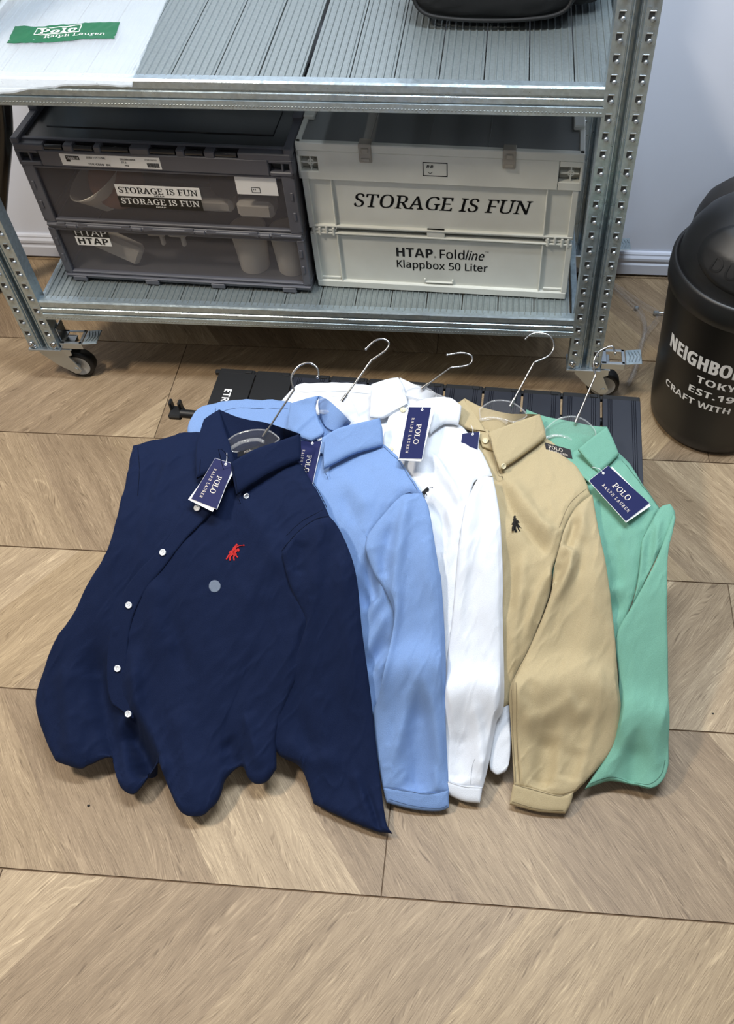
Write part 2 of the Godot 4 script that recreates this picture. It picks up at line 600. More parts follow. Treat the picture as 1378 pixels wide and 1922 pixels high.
# ------------------------------------------------------------------ the rack
func rack() -> void:
	var t := thing("storage_rack", "galvanised steel storage rack on casters with slotted posts and ribbed decks", "rack")
	var prof := PackedVector2Array()
	var half := [Vector2(0, -0.032), Vector2(0, 0), Vector2(0.0225, 0), Vector2(0.0235, -0.0035), Vector2(0.0255, -0.0035), Vector2(0.0265, -0.001), Vector2(0.0280, -0.001), Vector2(0.0284, -0.004), Vector2(0.0293, -0.004), Vector2(0.0298, -0.001), Vector2(0.0305, -0.027)]
	for p in half:
		prof.append(p)
	for i in range(half.size() - 1, -1, -1):
		prof.append(Vector2(0.068 - half[i].x, half[i].y))
	var pm := MB.new()
	pm.prism(prof, 0.104, 1.78, func(x: float, y: float, d: float) -> Vector3: return Vector3(x, d, y))
	var post := pm.mesh(M.steel)
	# one clip slot: a dark punched hole with a pressed, shiny tongue
	var sm := MB.new()
	sm.box(Vector3(-0.0015, 0.003, 0), Vector3(0.0085, 0.0105, 0.0007))
	var slot := sm.mesh(M.dark_slot)
	sm = MB.new()
	var dome := []
	for i in 5:
		dome.append(Vector2(0.0046 * cos(i * PI / 8), 0.0042 * sin(i * PI / 8)))
	sm.lathe(dome, Transform3D(Basis(Vector3.RIGHT, PI / 2), Vector3(0.0015, -0.0025, 0)), 10)
	sm.box(Vector3(0.0, 0.0095, 0.0003), Vector3(0.010, 0.0022, 0.0012), 0.0004)
	sm.add_to(slot, M.zinc)
	for s in [[0.476, -0.496, true], [-0.721, -0.496, true], [0.476, -0.90, false], [-0.721, -0.90, false]]:
		var p := put("post", post, t, Vector3(s[0], 0, s[1]))
		if s[2]:
			for c in [0.0115, 0.0565]:
				for i in 25:
					put("clip_slot", slot, p, Vector3(c, 0.11 + 0.0335 * i + 0.001, 0.0002))
		else:
			for c in [0.0115]:
				for i in 19:
					put("clip_slot", slot, p, Vector3(c, 0.11 + 0.0335 * i + 0.001, 0.0002))
	# beams: rolled profile with two grooves and a knurled foot
	for y in [0.189, 0.684]:
		for z in [-0.497, -0.925]:
			var bp := PackedVector2Array([Vector2(-0.02, 0.05), Vector2(-0.003, 0.051), Vector2(0.0, 0.048), Vector2(0, 0.036), Vector2(-0.0028, 0.034), Vector2(-0.0028, 0.032), Vector2(0.0005, 0.030), Vector2(0.0005, 0.0205), Vector2(-0.002, 0.0195), Vector2(-0.002, 0.0178), Vector2(0.0015, 0.0165), Vector2(0.002, 0.002), Vector2(0, 0.0), Vector2(-0.02, 0.0)])
			var b := MB.new()
			b.prism(bp, -0.655, 0.478, func(x: float, h: float, d: float) -> Vector3: return Vector3(d, y + h, z + x))
			var beam := obj("beam", b, M.steel, t)
			if z > -0.6:
				b = MB.new()
				for i in 188:
					b.box(Vector3(-0.648 + i * 0.006, y + 0.0075, z + 0.0019), Vector3(0.0034, 0.0024, 0.0008), 0.0003)
				var k := obj("knurling", b, M.deck, beam)
				k.set_meta("kind", "stuff")
	# side rails under the decks
	for y in [0.195, 0.690]:
		for x in [-0.66, 0.48]:
			var b := MB.new()
			b.box(Vector3(x, y + 0.014, -0.70), Vector3(0.014, 0.028, 0.38), 0.002)
			obj("side_rail", b, M.steel, t)
	# ribbed deck slats
	var rib := PackedVector2Array([Vector2(0.0004, -0.006)])
	var w := 0.0728
	rib.append(Vector2(0.0004, 0))
	for i in 6:
		var c := 0.006 + i * 0.0122
		rib.append_array([Vector2(c - 0.0022, 0), Vector2(c - 0.0009, 0.0019), Vector2(c + 0.0009, 0.0019), Vector2(c + 0.0022, 0)])
	rib.append(Vector2(w, 0))
	rib.append(Vector2(w, -0.006))
	var db := MB.new()
	db.prism(rib, -0.905, -0.507, func(x: float, y: float, d: float) -> Vector3: return Vector3(x, y, d))
	var slat := db.mesh(M.deck)
	for y in [0.240, 0.733]:
		for i in 15:
			var x := -0.648 + i * 0.0745
			if y > 0.5:
				x = -0.0925 + (i - 7.5) * 0.0745 + (0.037 if i > 7 else 0.032)
			put("deck_slat", slat, t, Vector3(x, y - 0.0022 + (0.0015 if i in [4, 5, 6] and y > 0.5 else 0.0), 0))
	# casters
	for c in [[-0.687, -0.515, 1.0], [0.51, -0.515, 1.0], [0.51, -0.905, 1.0], [-0.687, -0.905, 1.0]]:
		caster(t, Vector3(c[0], 0, c[1]), c[2])

func caster(parent: Node3D, at: Vector3, side: float) -> void:
	var b := MB.new()
	b.box(Vector3(0, 0.101, 0.0), Vector3(0.074, 0.005, 0.05), 0.001)
	b.box(Vector3(0.036, 0.125, -0.012), Vector3(0.003, 0.05, 0.034), 0.0008)
	b.lathe([Vector2(0.0, 0.086), Vector2(0.022, 0.086), Vector2(0.022, 0.099), Vector2(0, 0.099)], Transform3D(Basis(), Vector3(0, 0, -0.01)), 20)
	# fork cheeks, cut back in front of the wheel
	for z in [0.014, -0.033]:
		var o := PackedVector2Array([Vector2(-0.02, 0.098), Vector2(0.055, 0.098), Vector2(0.055, 0.082), Vector2(0.045, 0.078), Vector2(0.052, 0.06), Vector2(0.062, 0.036), Vector2(0.056, 0.026), Vector2(0.044, 0.024), Vector2(0.012, 0.05), Vector2(-0.016, 0.084)])
		b.prism(o, z, z + 0.003, func(x: float, y: float, d: float) -> Vector3: return Vector3(x * side, y, d))
	b.box(Vector3(0.02 * side, 0.0965, -0.0085), Vector3(0.076, 0.003, 0.05), 0.0008)
	var c := obj("caster", b, M.zinc, parent)
	c.position = at
	b = MB.new()
	var r := 0.0365
	var ax := Transform3D(Basis(Vector3.RIGHT, PI / 2), Vector3(0.05 * side, r, -0.0085))
	b.lathe([Vector2(0.021, -0.012), Vector2(0.030, -0.0135), Vector2(r - 0.001, -0.011), Vector2(r, -0.006), Vector2(r, 0.006), Vector2(r - 0.001, 0.011), Vector2(0.030, 0.0135), Vector2(0.021, 0.012)], ax, 36)
	var wm := b.mesh(M.rubber)
	b = MB.new()
	b.lathe([Vector2(0, -0.010), Vector2(0.018, -0.011), Vector2(0.0245, -0.0138), Vector2(0.0275, -0.0138), Vector2(0.0275, 0.0138), Vector2(0.0245, 0.0138), Vector2(0.018, 0.011), Vector2(0, 0.010)], ax, 30)
	b.add_to(wm, M.wheel_hub)
	put("wheel", wm, c)
	b = MB.new()
	b.lathe([Vector2(0, -0.027), Vector2(0.006, -0.027), Vector2(0.0065, -0.02), Vector2(0.0065, 0.02), Vector2(0.006, 0.027), Vector2(0, 0.027)], ax, 12)
	obj("axle_bolt", b, M.zinc, c)
	# brake: a plate with a window and a turned-up pressed pedal
	b = MB.new()
	for q in [[Vector3(0.062, 0.116, 0.012), Vector3(0.05, 0.003, 0.006)], [Vector3(0.062, 0.116, -0.026), Vector3(0.05, 0.003, 0.006)], [Vector3(0.042, 0.116, -0.007), Vector3(0.012, 0.003, 0.044)], [Vector3(0.084, 0.116, -0.007), Vector3(0.007, 0.003, 0.044)], [Vector3(0.062, 0.108, 0.0145), Vector3(0.05, 0.016, 0.002)]]:
		b.box(q[0], q[1], 0.0006)
	obj("brake_plate", b, M.zinc, c)
	b = MB.new()
	var tilt := Transform3D(Basis(Vector3.BACK, 0.12), Vector3(0.089, 0.116, -0.006))
	b.box(Vector3(0.017, 0.0, 0), Vector3(0.034, 0.003, 0.044), 0.001, tilt)
	for i in 4:
		b.tube([tilt * Vector3(0.006 + i * 0.007, 0.002, -0.016), tilt * Vector3(0.011 + i * 0.007, 0.0022, 0.0), tilt * Vector3(0.006 + i * 0.007, 0.002, 0.016)], 0.0011, 6)
	obj("brake_pedal", b, M.steel, c)
	b = MB.new()
	for x in [-0.026, 0.026]:
		b.lathe([Vector2(0.0065, 0), Vector2(0.0065, 0.004), Vector2(0.005, 0.005), Vector2(0.003, 0.005), Vector2(0.003, 0.009), Vector2(0, 0.009)], Transform3D(Basis(Vector3.RIGHT, PI / 2), Vector3(x, 0.117, 0.019)), 6)
	obj("bolt", b, M.chrome, c)

# ------------------------------------------------------------------ the crates
func crate_white() -> void:
	var t := thing("storage_crate", "ivory folding plastic crate printed with black slogans on the rack's lower deck", "crate", Vector3(-0.0654, 0.2405, -0.5747), -0.034, "folding crates on the lower deck")
	var w := 0.527
	var dp := 0.355
	var b := MB.new()
	b.box(Vector3(w / 2, 0.009, -dp / 2), Vector3(w - 0.004, 0.018, dp), 0.002)
	b.box(Vector3(w / 2, 0.076, -dp / 2), Vector3(w - 0.012, 0.118, dp - 0.014), 0.001)
	for s in [[0.007, 0.012], [0.0565, 0.0035], [0.468, 0.0035], [w - 0.007, 0.012]]:
		b.box(Vector3(s[0], 0.076, -0.0055), Vector3(s[1], 0.118, 0.009), 0.0012)
	b.box(Vector3(w / 2, 0.1375, -0.006), Vector3(w - 0.004, 0.004, 0.012), 0.001)
	b.box(Vector3(w / 2, 0.131, -0.007), Vector3(w - 0.11, 0.0025, 0.008), 0.0008)
	for x in [[0.032, 0.042], [0.497, 0.042]]:
		b.box(Vector3(x[0], 0.022, -0.007), Vector3(x[1], 0.006, 0.006), 0.001)
	obj("lower_panel", b, M.ivory, t)
	b = MB.new()
	b.box(Vector3(0.26, 0.0235, -0.006), Vector3(0.058, 0.003, 0.006), 0.001)
	b.box(Vector3(0.231, 0.0275, -0.006), Vector3(0.003, 0.009, 0.006), 0.0008)
	b.box(Vector3(0.289, 0.0275, -0.006), Vector3(0.003, 0.009, 0.006), 0.0008)
	obj("pull_lip", b, M.ivory, t)
	b = MB.new()
	b.box(Vector3(w / 2, 0.206, -dp / 2), Vector3(w - 0.012, 0.116, dp - 0.014), 0.001)
	for s in [[0.007, 0.012], [0.0565, 0.0035], [0.468, 0.0035], [w - 0.007, 0.012]]:
		b.box(Vector3(s[0], 0.206, -0.0055), Vector3(s[1], 0.116, 0.009), 0.0012)
	b.box(Vector3(w / 2, 0.1545, -0.006), Vector3(w - 0.004, 0.004, 0.012), 0.001)
	b.box(Vector3(w / 2, 0.149, -0.008), Vector3(w - 0.09, 0.002, 0.009), 0.0008)
	obj("upper_panel", b, M.ivory, t)
	for e in [0.0, w]:
		b = MB.new()
		for x in [0.010, 0.022, 0.036, 0.050]:
			b.box(Vector3(absf(e - x), 0.146 if int(x * 1000) % 4 < 2 else 0.142, -0.004), Vector3(0.0055, 0.020, 0.010), 0.0015)
		b.tube([Vector3(absf(e - 0.006), 0.144, -0.006), Vector3(absf(e - 0.055), 0.144, -0.006)], 0.0045, 8)
		obj("hinge", b, M.ivory, t)
	b = MB.new()
	b.box(Vector3(0.256, 0.1455, -0.005), Vector3(0.036, 0.022, 0.007), 0.001)
	obj("hinge_tab", b, M.ivory, t)
	# deep rim with a socket at either end
	b = MB.new()
	b.box(Vector3(w / 2, 0.292, -dp / 2 - 0.009), Vector3(w - 0.014, 0.056, dp - 0.022), 0.001)
	b.box(Vector3(0.2605, 0.292, -0.006), Vector3(0.449, 0.061, 0.014), 0.001)
	for x in [0.018, w - 0.0205]:
		b.box(Vector3(x, 0.316, -0.006), Vector3(0.041, 0.012, 0.014), 0.001)
		b.box(Vector3(x, 0.270, -0.006), Vector3(0.041, 0.017, 0.014), 0.001)
	b.box(Vector3(-0.0005, 0.292, -0.006), Vector3(0.005, 0.061, 0.014), 0.001)
	b.box(Vector3(w - 0.0005, 0.292, -0.006), Vector3(0.005, 0.061, 0.014), 0.001)
	for x in [0.0, w]:
		b.box(Vector3(x, 0.292, -dp / 2), Vector3(0.006, 0.061, dp), 0.001)
	var rim := obj("rim", b, M.ivory, t)
	for x in [0.0195, w - 0.0215]:
		b = MB.new()
		b.box(Vector3(x, 0.2945, -0.0165), Vector3(0.036, 0.034, 0.002))
		var so := obj("socket", b, M.ivory_darker, rim)
		var q := MB.new()
		q.box(Vector3(x, 0.2945, -0.010), Vector3(0.034, 0.0028, 0.012), 0.0006)
		q.box(Vector3(x + 0.002, 0.2945, -0.010), Vector3(0.0028, 0.032, 0.012), 0.0006)
		q.lathe([Vector2(0.0066, 0), Vector2(0.0066, 0.010), Vector2(0.0035, 0.010)], Transform3D(Basis(Vector3.RIGHT, PI / 2), Vector3(x + 0.002, 0.2945, -0.0155)), 16)
		q.add_to(so.mesh, M.ivory)
		q = MB.new()
		q.lathe([Vector2(0.0036, 0.0104), Vector2(0, 0.0104)], Transform3D(Basis(Vector3.RIGHT, PI / 2), Vector3(x + 0.002, 0.2945, -0.0155)), 12)
		q.add_to(so.mesh, M.dark)
	# lid: frame round a grey, shiny sunk top, with steps in its side walls
	b = MB.new()
	b.box(Vector3(w / 2, 0.331, -0.003), Vector3(w + 0.004, 0.0165, 0.012), 0.0015)
	b.box(Vector3(w / 2, 0.331, -dp + 0.004), Vector3(w + 0.004, 0.0165, 0.012), 0.0015)
	for x in [0.003, w - 0.003]:
		b.box(Vector3(x, 0.331, -dp / 2), Vector3(0.010, 0.0165, dp), 0.0015)
		b.box(Vector3(x + (0.006 if x < 0.1 else -0.006), 0.340, -0.2), Vector3(0.021, 0.010, 0.24), 0.002)
	var lid := obj("lid", b, M.ivory, t)
	b = MB.new()
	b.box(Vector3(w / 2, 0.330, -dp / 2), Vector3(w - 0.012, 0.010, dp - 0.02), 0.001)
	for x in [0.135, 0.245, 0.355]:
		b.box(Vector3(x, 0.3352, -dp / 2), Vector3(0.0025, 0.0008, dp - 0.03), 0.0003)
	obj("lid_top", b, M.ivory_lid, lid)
	for x in [0.129, 0.394]:
		b = MB.new()
		b.box(Vector3(x, 0.3235, 0.005), Vector3(0.0235, 0.037, 0.005), 0.0015)
		b.box(Vector3(x, 0.3415, -0.003), Vector3(0.0235, 0.003, 0.02), 0.001)
		b.box(Vector3(x, 0.331, 0.0085), Vector3(0.013, 0.010, 0.004), 0.0015)
		b.box(Vector3(x, 0.312, 0.008), Vector3(0.017, 0.006, 0.003), 0.001)
		obj("latch", b, M.latch, t)
	var X := Vector3.RIGHT
	var Y := Vector3.UP
	text(t, "STORAGE IS FUN", "Droid Serif", 550, 0.341, 0.0305, flat(Vector3(0.095, 0.1995, -0.0069), X, Y), M.print_black, 0.22)
	text(t, "HTAP", "Droid Sans", 700, 0.075, 0.0225, flat(Vector3(0.1735, 0.0845, -0.0069), X, Y), M.print_black)
	text(t, "\u00ae", "Droid Sans", 400, 0.005, 0.005, flat(Vector3(0.2505, 0.0845, -0.0069), X, Y), M.print_black)
	text(t, "Fold", "Droid Sans", 550, 0.050, 0.0235, flat(Vector3(0.263, 0.0845, -0.0069), X, Y), M.print_black)
	text(t, "line", "Droid Sans", 550, 0.036, 0.0235, flat(Vector3(0.3145, 0.0845, -0.0069), X, Y), M.print_black, 0.22)
	text(t, "TM", "Droid Sans", 400, 0.007, 0.0035, flat(Vector3(0.3545, 0.1045, -0.0069), X, Y), M.print_black)
	text(t, "Klappbox 50 Liter", "Droid Sans", 550, 0.187, 0.0255, flat(Vector3(0.1735, 0.0505, -0.0069), X, Y), M.print_black)
	# the emblem: a framed face
	b = MB.new()
	var p := flat(Vector3(0.2345, 0.279, 0.0011), X, Y)
	for q in [[0.023, 0.0012, 0.0465, 0.0018], [0.023, 0.0288, 0.0465, 0.0018], [0.0006, 0.015, 0.0018, 0.029], [0.0454, 0.015, 0.0018, 0.029]]:
		b.box(p.call(q[0], q[1], 0.0), Vector3(q[2], q[3], 0.0004))
	text_shape(b, "##", "Droid Sans", 700, 0.0135, 0.0065, flat(p.call(0.0065, 0.0175, 0.0), X, Y))
	var arc := []
	for i in 7:
		arc.append(p.call(0.0135 + 0.004 * sin((i - 3) * 0.42), 0.0105 - 0.004 * cos((i - 3) * 0.42), 0.0002))
	b.tube(arc, 0.0005, 5)
	obj("emblem", b, M.print_black, t)

func crate_smoky() -> void:
	var t := thing("storage_crate", "smoky grey see-through folding crate covered in stickers on the rack's lower deck", "crate", Vector3(-0.610, 0.2405, -0.572), -0.0354, "folding crates on the lower deck")
	var w := 0.537
	var dp := 0.352
	var b := MB.new()
	b.box(Vector3(w / 2, 0.010, -dp / 2), Vector3(w - 0.002, 0.012, dp), 0.002)
	b.box(Vector3(w / 2, 0.0145, -0.002), Vector3(w, 0.004, 0.012), 0.0015)
	for x in [0.03, 0.19, 0.335, 0.49]:
		b.box(Vector3(x, 0.0065, 0.001), Vector3(0.03, 0.012, 0.008), 0.0015)
	obj("base", b, M.smoke_frame, t)
	# frame bars that stand proud of the clear panels
	b = MB.new()
	for s in [[0.008, 0.016, 0.016, 0.132], [w - 0.008, 0.016, 0.016, 0.132], [0.0125, 0.025, 0.148, 0.28], [w - 0.0125, 0.025, 0.148, 0.28]]:
		b.box(Vector3(s[0], (s[2] + s[3]) / 2, -0.005), Vector3(s[1], s[3] - s[2], 0.010), 0.0015)
		b.box(Vector3(s[0], (s[2] + s[3]) / 2, -dp + 0.005), Vector3(s[1], s[3] - s[2], 0.010), 0.0015)
	for y in [0.020, 0.1305, 0.1525, 0.275]:
		b.box(Vector3(w / 2, y, -0.006), Vector3(w - 0.03, 0.006, 0.010), 0.0015)
		for x in [0.004, w - 0.004]:
			b.box(Vector3(x, y, -dp / 2), Vector3(0.008, 0.006, dp), 0.0015)
	for x in [0.010, w - 0.010]:
		for y in [0.06, 0.10, 0.19, 0.235]:
			b.box(Vector3(x, y, 0.0005), Vector3(0.006, 0.018, 0.003), 0.001)
	obj("frame", b, M.smoke_frame, t)
	for q in [["lower_panel", 0.0735, 0.112], ["upper_panel", 0.2135, 0.128]]:
		b = MB.new()
		b.box(Vector3(w / 2, q[1], -0.0085), Vector3(w - 0.02, q[2], 0.003))
		obj(q[0], b, M.smoke, t)
	b = MB.new()
	b.box(Vector3(w / 2, 0.145, -dp + 0.004), Vector3(w - 0.01, 0.26, 0.004))
	b.box(Vector3(0.003, 0.145, -dp / 2), Vector3(0.004, 0.26, dp - 0.01))
	b.box(Vector3(w - 0.003, 0.145, -dp / 2), Vector3(0.004, 0.26, dp - 0.01))
	b.box(Vector3(w / 2, 0.018, -dp / 2), Vector3(w - 0.02, 0.003, dp - 0.02))
	obj("wall_panel", b, M.smoke_wall, t)
	# hinge rail with clips
	b = MB.new()
	b.box(Vector3(w / 2, 0.1395, -0.005), Vector3(w - 0.004, 0.017, 0.009), 0.002)
	for x in [0.057, 0.194, 0.326, 0.459]:
		b.box(Vector3(x, 0.1415, 0.0015), Vector3(0.022, 0.009, 0.007), 0.002)
		for s in [-1.0, 1.0]:
			b.prism(PackedVector2Array([Vector2(x + s * 0.014, 0.148), Vector2(x + s * 0.032, 0.146), Vector2(x + s * 0.032, 0.141), Vector2(x + s * 0.014, 0.137)]), -0.001, 0.003, func(a: float, c: float, d: float) -> Vector3: return Vector3(a, c, d))
	b.tube([Vector3(0.004, 0.142, 0.0), Vector3(w - 0.004, 0.142, 0.0)], 0.0035, 8)
	obj("hinge", b, M.smoke_frame, t)
	# rim, its end sockets and the row of lid clips
	b = MB.new()
	b.box(Vector3(w / 2, 0.296, -0.008), Vector3(w - 0.09, 0.034, 0.02), 0.002)
	for x in [0.022, w - 0.022]:
		b.box(Vector3(x, 0.2835, -0.008), Vector3(0.046, 0.009, 0.02), 0.002)
		b.box(Vector3(x, 0.3095, -0.008), Vector3(0.046, 0.008, 0.02), 0.002)
		b.box(Vector3(x + (-0.0195 if x < 0.1 else 0.0195), 0.296, -0.008), Vector3(0.007, 0.034, 0.02), 0.002)
		b.box(Vector3(x + 0.002, 0.296, -0.005), Vector3(0.004, 0.020, 0.008), 0.001)
	for x in [0.002, w - 0.002]:
		b.box(Vector3(x, 0.296, -dp / 2), Vector3(0.008, 0.034, dp), 0.002)
	b.box(Vector3(w / 2, 0.296, -dp + 0.006), Vector3(w, 0.034, 0.012), 0.002)
	var rim := obj("rim", b, M.smoke_frame, t)
	for x in [0.022, w - 0.022]:
		b = MB.new()
		b.box(Vector3(x, 0.296, -0.014), Vector3(0.036, 0.022, 0.004))
		obj("socket", b, M.dark_slot, rim)
	b = MB.new()
	for s in [[0.0, 0.06], [0.098, 0.118], [0.158, 0.172], [0.228, 0.266], [0.318, 0.334], [0.372, 0.392], [0.436, 0.537]]:
		b.box(Vector3((s[0] + s[1]) / 2, 0.318, -0.008), Vector3(s[1] - s[0], 0.014, 0.02), 0.002)
	b.box(Vector3(w / 2, 0.3265, -0.017), Vector3(w, 0.004, 0.008), 0.001)
	for x in [0.006, w - 0.006]:
		b.box(Vector3(x, 0.327, -dp / 2), Vector3(0.016, 0.016, dp), 0.002)
		b.box(Vector3(x, 0.337, -0.2), Vector3(0.02, 0.012, 0.2), 0.002)
	var lid := obj("lid", b, M.smoke_frame, t)
	b = MB.new()
	b.box(Vector3(w / 2, 0.321, -dp / 2), Vector3(w - 0.02, 0.008, dp - 0.03), 0.001)
	b.box(Vector3(w / 2, 0.3255, -dp / 2 - 0.01), Vector3(w - 0.09, 0.003, dp - 0.1), 0.001)
	obj("lid_top", b, M.smoke_lid, lid)
	for s in [[0.062, 0.096], [0.12, 0.156], [0.174, 0.226], [0.268, 0.316], [0.336, 0.37], [0.394, 0.434]]:
		b = MB.new()
		b.tube([Vector3(s[0], 0.3185, -0.003), Vector3(s[1], 0.3185, -0.003)], 0.0052, 8)
		obj("lid_clip", b, M.smoke_lid, lid)
	# stickers
	var X := Vector3.RIGHT
	var Y := Vector3.UP
	var z := -0.0066
	stick(t, "slogan_sticker", 0.172, 0.214, 0.171, 0.026, z, M.sticker_white, [["STORAGE IS FUN", "Droid Serif", 550, 0.006, 0.0075, 0.159, 0.0135, M.print_black, 0.0], ["HTAP", "Droid Sans", 700, 0.076, 0.0015, 0.020, 0.0034, M.print_black, 0.0]])
	stick(t, "slogan_sticker", 0.171, 0.188, 0.170, 0.026, z, M.sticker_black, [["STORAGE IS FUN", "Droid Serif", 700, 0.005, 0.0085, 0.160, 0.0135, M.print_white, 0.0], ["HTAP", "Droid Sans", 700, 0.074, 0.002, 0.020, 0.0034, M.print_white, 0.0]])
	stick(t, "initials_sticker", 0.048, 0.110, 0.076, 0.022, z + 0.0004, M.sticker_black, [["HTAP", "Droid Sans", 400, 0.004, 0.003, 0.068, 0.016, M.print_white, 0.0]])
	stick(t, "initials_sticker", 0.048, 0.0882, 0.0745, 0.0222, z, M.sticker_white, [["HTAP", "Droid Sans", 700, 0.0045, 0.0035, 0.065, 0.0155, M.print_black, 0.0]])
	var e := stick(t, "emblem_sticker", 0.418, 0.231, 0.081, 0.050, z, M.sticker_white, [["''", "Droid Sans", 700, 0.033, 0.0105, 0.005, 0.003, M.print_black, 0.0]])
	b = MB.new()
	for q in [[0.038, 0.0055, 0.017, 0.0008], [0.038, 0.0165, 0.017, 0.0008], [0.0298, 0.011, 0.0008, 0.011], [0.0462, 0.011, 0.0008, 0.011]]:
		b.box(Vector3(0.418 + q[0], 0.231 + q[1], z + 0.0008), Vector3(q[2], q[3], 0.0003))
	obj("emblem", b, M.print_black, e)
	# the maker's label on the rim
	var l := stick(t, "paper_label", 0.0875, 0.2835, 0.196, 0.0245, 0.0023, M.sticker_white, [["TSK-C50B  BK", "Droid Sans", 700, 0.052, 0.0025, 0.044, 0.0042, M.print_black, 0.0], ["50L", "Droid Sans", 700, 0.0815, 0.0165, 0.0085, 0.0048, M.print_black, 0.0], ["530x366x336mm", "Droid Sans", 700, 0.118, 0.0163, 0.030, 0.0038, M.print_black, 0.0], ["37.5", "Droid Sans", 700, 0.119, 0.0098, 0.010, 0.0038, M.print_black, 0.0], ["8kg", "Droid Sans", 700, 0.124, 0.003, 0.008, 0.0042, M.print_black, 0.0], ["4989999", "Droid Sans", 400, 0.166, 0.0175, 0.024, 0.003, M.print_black, 0.0]])
	b = MB.new()
	b.box(Vector3(0.1115, 0.3005, 0.0029), Vector3(0.027, 0.008, 0.0003))
	b.box(Vector3(0.102, 0.294, 0.0029), Vector3(0.008, 0.004, 0.0003))
	obj("print_block", b, M.print_black, l)
	text(l, "TRUSCO", "Droid Sans", 700, 0.023, 0.005, flat(Vector3(0.1, 0.298, 0.0031), X, Y), M.print_white)
	b = MB.new()
	var bx := 0.2565
	while bx < 0.279:
		var bw := rng.randf_range(0.0003, 0.001)
		b.box(Vector3(bx + bw / 2, 0.2915, 0.0029), Vector3(bw, 0.009, 0.0003))
		bx += bw + rng.randf_range(0.0003, 0.0008)
	obj("barcode", b, M.print_black, l)
	# the kana of the product line, drawn as strokes in a 10 by 10 box
	var kana := {"su": [[1, 9, 8, 9, 2, 1], [5, 5, 9, 1]], "ke": [[3, 10, 1, 5], [3, 8, 9, 8], [6, 8, 4, 0]], "ru": [[3, 9, 3, 4, 1, 1], [6, 10, 6, 1, 9, 4]], "to": [[3, 10, 3, 0], [3, 6, 8, 4]], "n": [[1, 9, 4, 7], [1, 1, 9, 7]], "o": [[1, 7, 9, 7], [6, 10, 6, 0, 5, 0], [6, 7, 1, 2]], "ri": [[2, 9, 2, 4], [7, 10, 7, 4, 4, 0]], "ko": [[1, 9, 8, 9, 8, 1, 1, 1]]}
	b = MB.new()
	var kx := 0.1395
	for s in ["su", "ke", "ru", "to", "n", "o", "ri", "ko", "n"]:
		for line in kana[s]:
			var path := []
			for i in range(0, line.size(), 2):
				path.append(Vector3(kx + line[i] * 0.00026, 0.2997 + line[i + 1] * 0.00048, 0.0029))
			b.tube(path, 0.0003, 4)
		kx += 0.0033
	obj("lettering", b, M.print_black, l)
	# what can be made out through the clear panels
	var base := t.transform
	b = MB.new()
	b.lathe([Vector2(0, 0), Vector2(0.045, 0), Vector2(0.07, 0.06), Vector2(0.072, 0.06), Vector2(0.045, 0.003), Vector2(0, 0.003)], Transform3D(Basis(Vector3(0.35, 0, 1).normalized(), 0.5), Vector3(0.13, 0.162, -0.085)), 28)
	inside("paper_bowl", b, M.paper, base, "pale tilted bowl seen through the smoky crate's upper left", "bowl")
	b = MB.new()
	b.lathe([Vector2(0.0, 0), Vector2(0.055, 0.0), Vector2(0.05, 0.01), Vector2(0, 0.014)], Transform3D(Basis(Vector3(1, 0.3, 0).normalized(), 1.25), Vector3(0.155, 0.216, -0.05)), 28)
	inside("brown_disc", b, M.paper_brown, base, "brown round disc seen through the smoky crate above the pale bowl", "plate")  # made out only as a flat brown disc
	b = MB.new()
	b.lathe([Vector2(0.0, 0), Vector2(0.03, 0.0), Vector2(0.03, 0.006), Vector2(0, 0.006)], Transform3D(Basis(Vector3.RIGHT, 1.4), Vector3(0.386, 0.235, -0.035)), 28)
	inside("round_disc", b, M.dark, base, "dark round disc behind the clear panel below the white emblem sticker's left", "disc")
	for i in 2:
		b = MB.new()
		b.lathe([Vector2(0, 0), Vector2(0.031, 0), Vector2(0.037, 0.095), Vector2(0.038, 0.1), Vector2(0.035, 0.1), Vector2(0.03, 0.003), Vector2(0, 0.003)], Transform3D(Basis(), Vector3(0.405 + i * 0.083, 0.0205, -0.055)), 28)
		inside("paper_cup", b, M.paper, base, ["pale paper cup behind the smoky crate's lower panel, left of two", "pale paper cup in the smoky crate's lower right corner"][i], "cup")
	b = MB.new()
	b.box(Vector3(), Vector3(0.11, 0.05, 0.03), 0.008, Transform3D(Basis(Vector3.BACK, -0.5), Vector3(0.115, 0.068, -0.04)))
	inside("folded_paper", b, M.paper, base, "pale folded paper below the initials sticker inside the smoky crate", "paper")
	b = MB.new()
	for x in [0.215, 0.26]:
		b.box(Vector3(x, 0.113, -0.035), Vector3(0.04, 0.02, 0.02), 0.004)
		b.box(Vector3(x + 0.008, 0.093, -0.035), Vector3(0.008, 0.03, 0.01), 0.002)
	inside("plastic_clip", b, M.paper, base, "pale plastic clips hanging under the smoky crate's hinge rail", "clip")
	b = MB.new()
	b.box(Vector3(0.34, 0.178, -0.06), Vector3(0.10, 0.032, 0.05), 0.008)
	b.box(Vector3(0.44, 0.182, -0.045), Vector3(0.075, 0.038, 0.05), 0.008)
	inside("paper_pack", b, M.paper, base, "pale wrapped packs in the smoky crate's upper right half", "pack")

func inside(called: String, b: MB, m: Material, base: Transform3D, label: String, category: String) -> void:
	var o := obj(called, b, m)
	o.transform = base
	tag(o, label, category)

func stick(t: Node3D, called: String, x: float, y: float, w: float, h: float, z: float, m: Material, lines: Array) -> MeshInstance3D:
	var b := MB.new()
	b.box(Vector3(x + w / 2, y + h / 2, z), Vector3(w, h, 0.0005))
	var s := obj(called, b, m, t)
	for l in lines:
		text(s, l[0], l[1], l[2], l[5], l[6], flat(Vector3(x + l[3], y + l[4], z + 0.0003), Vector3.RIGHT, Vector3.UP), l[7], l[8])
	return s

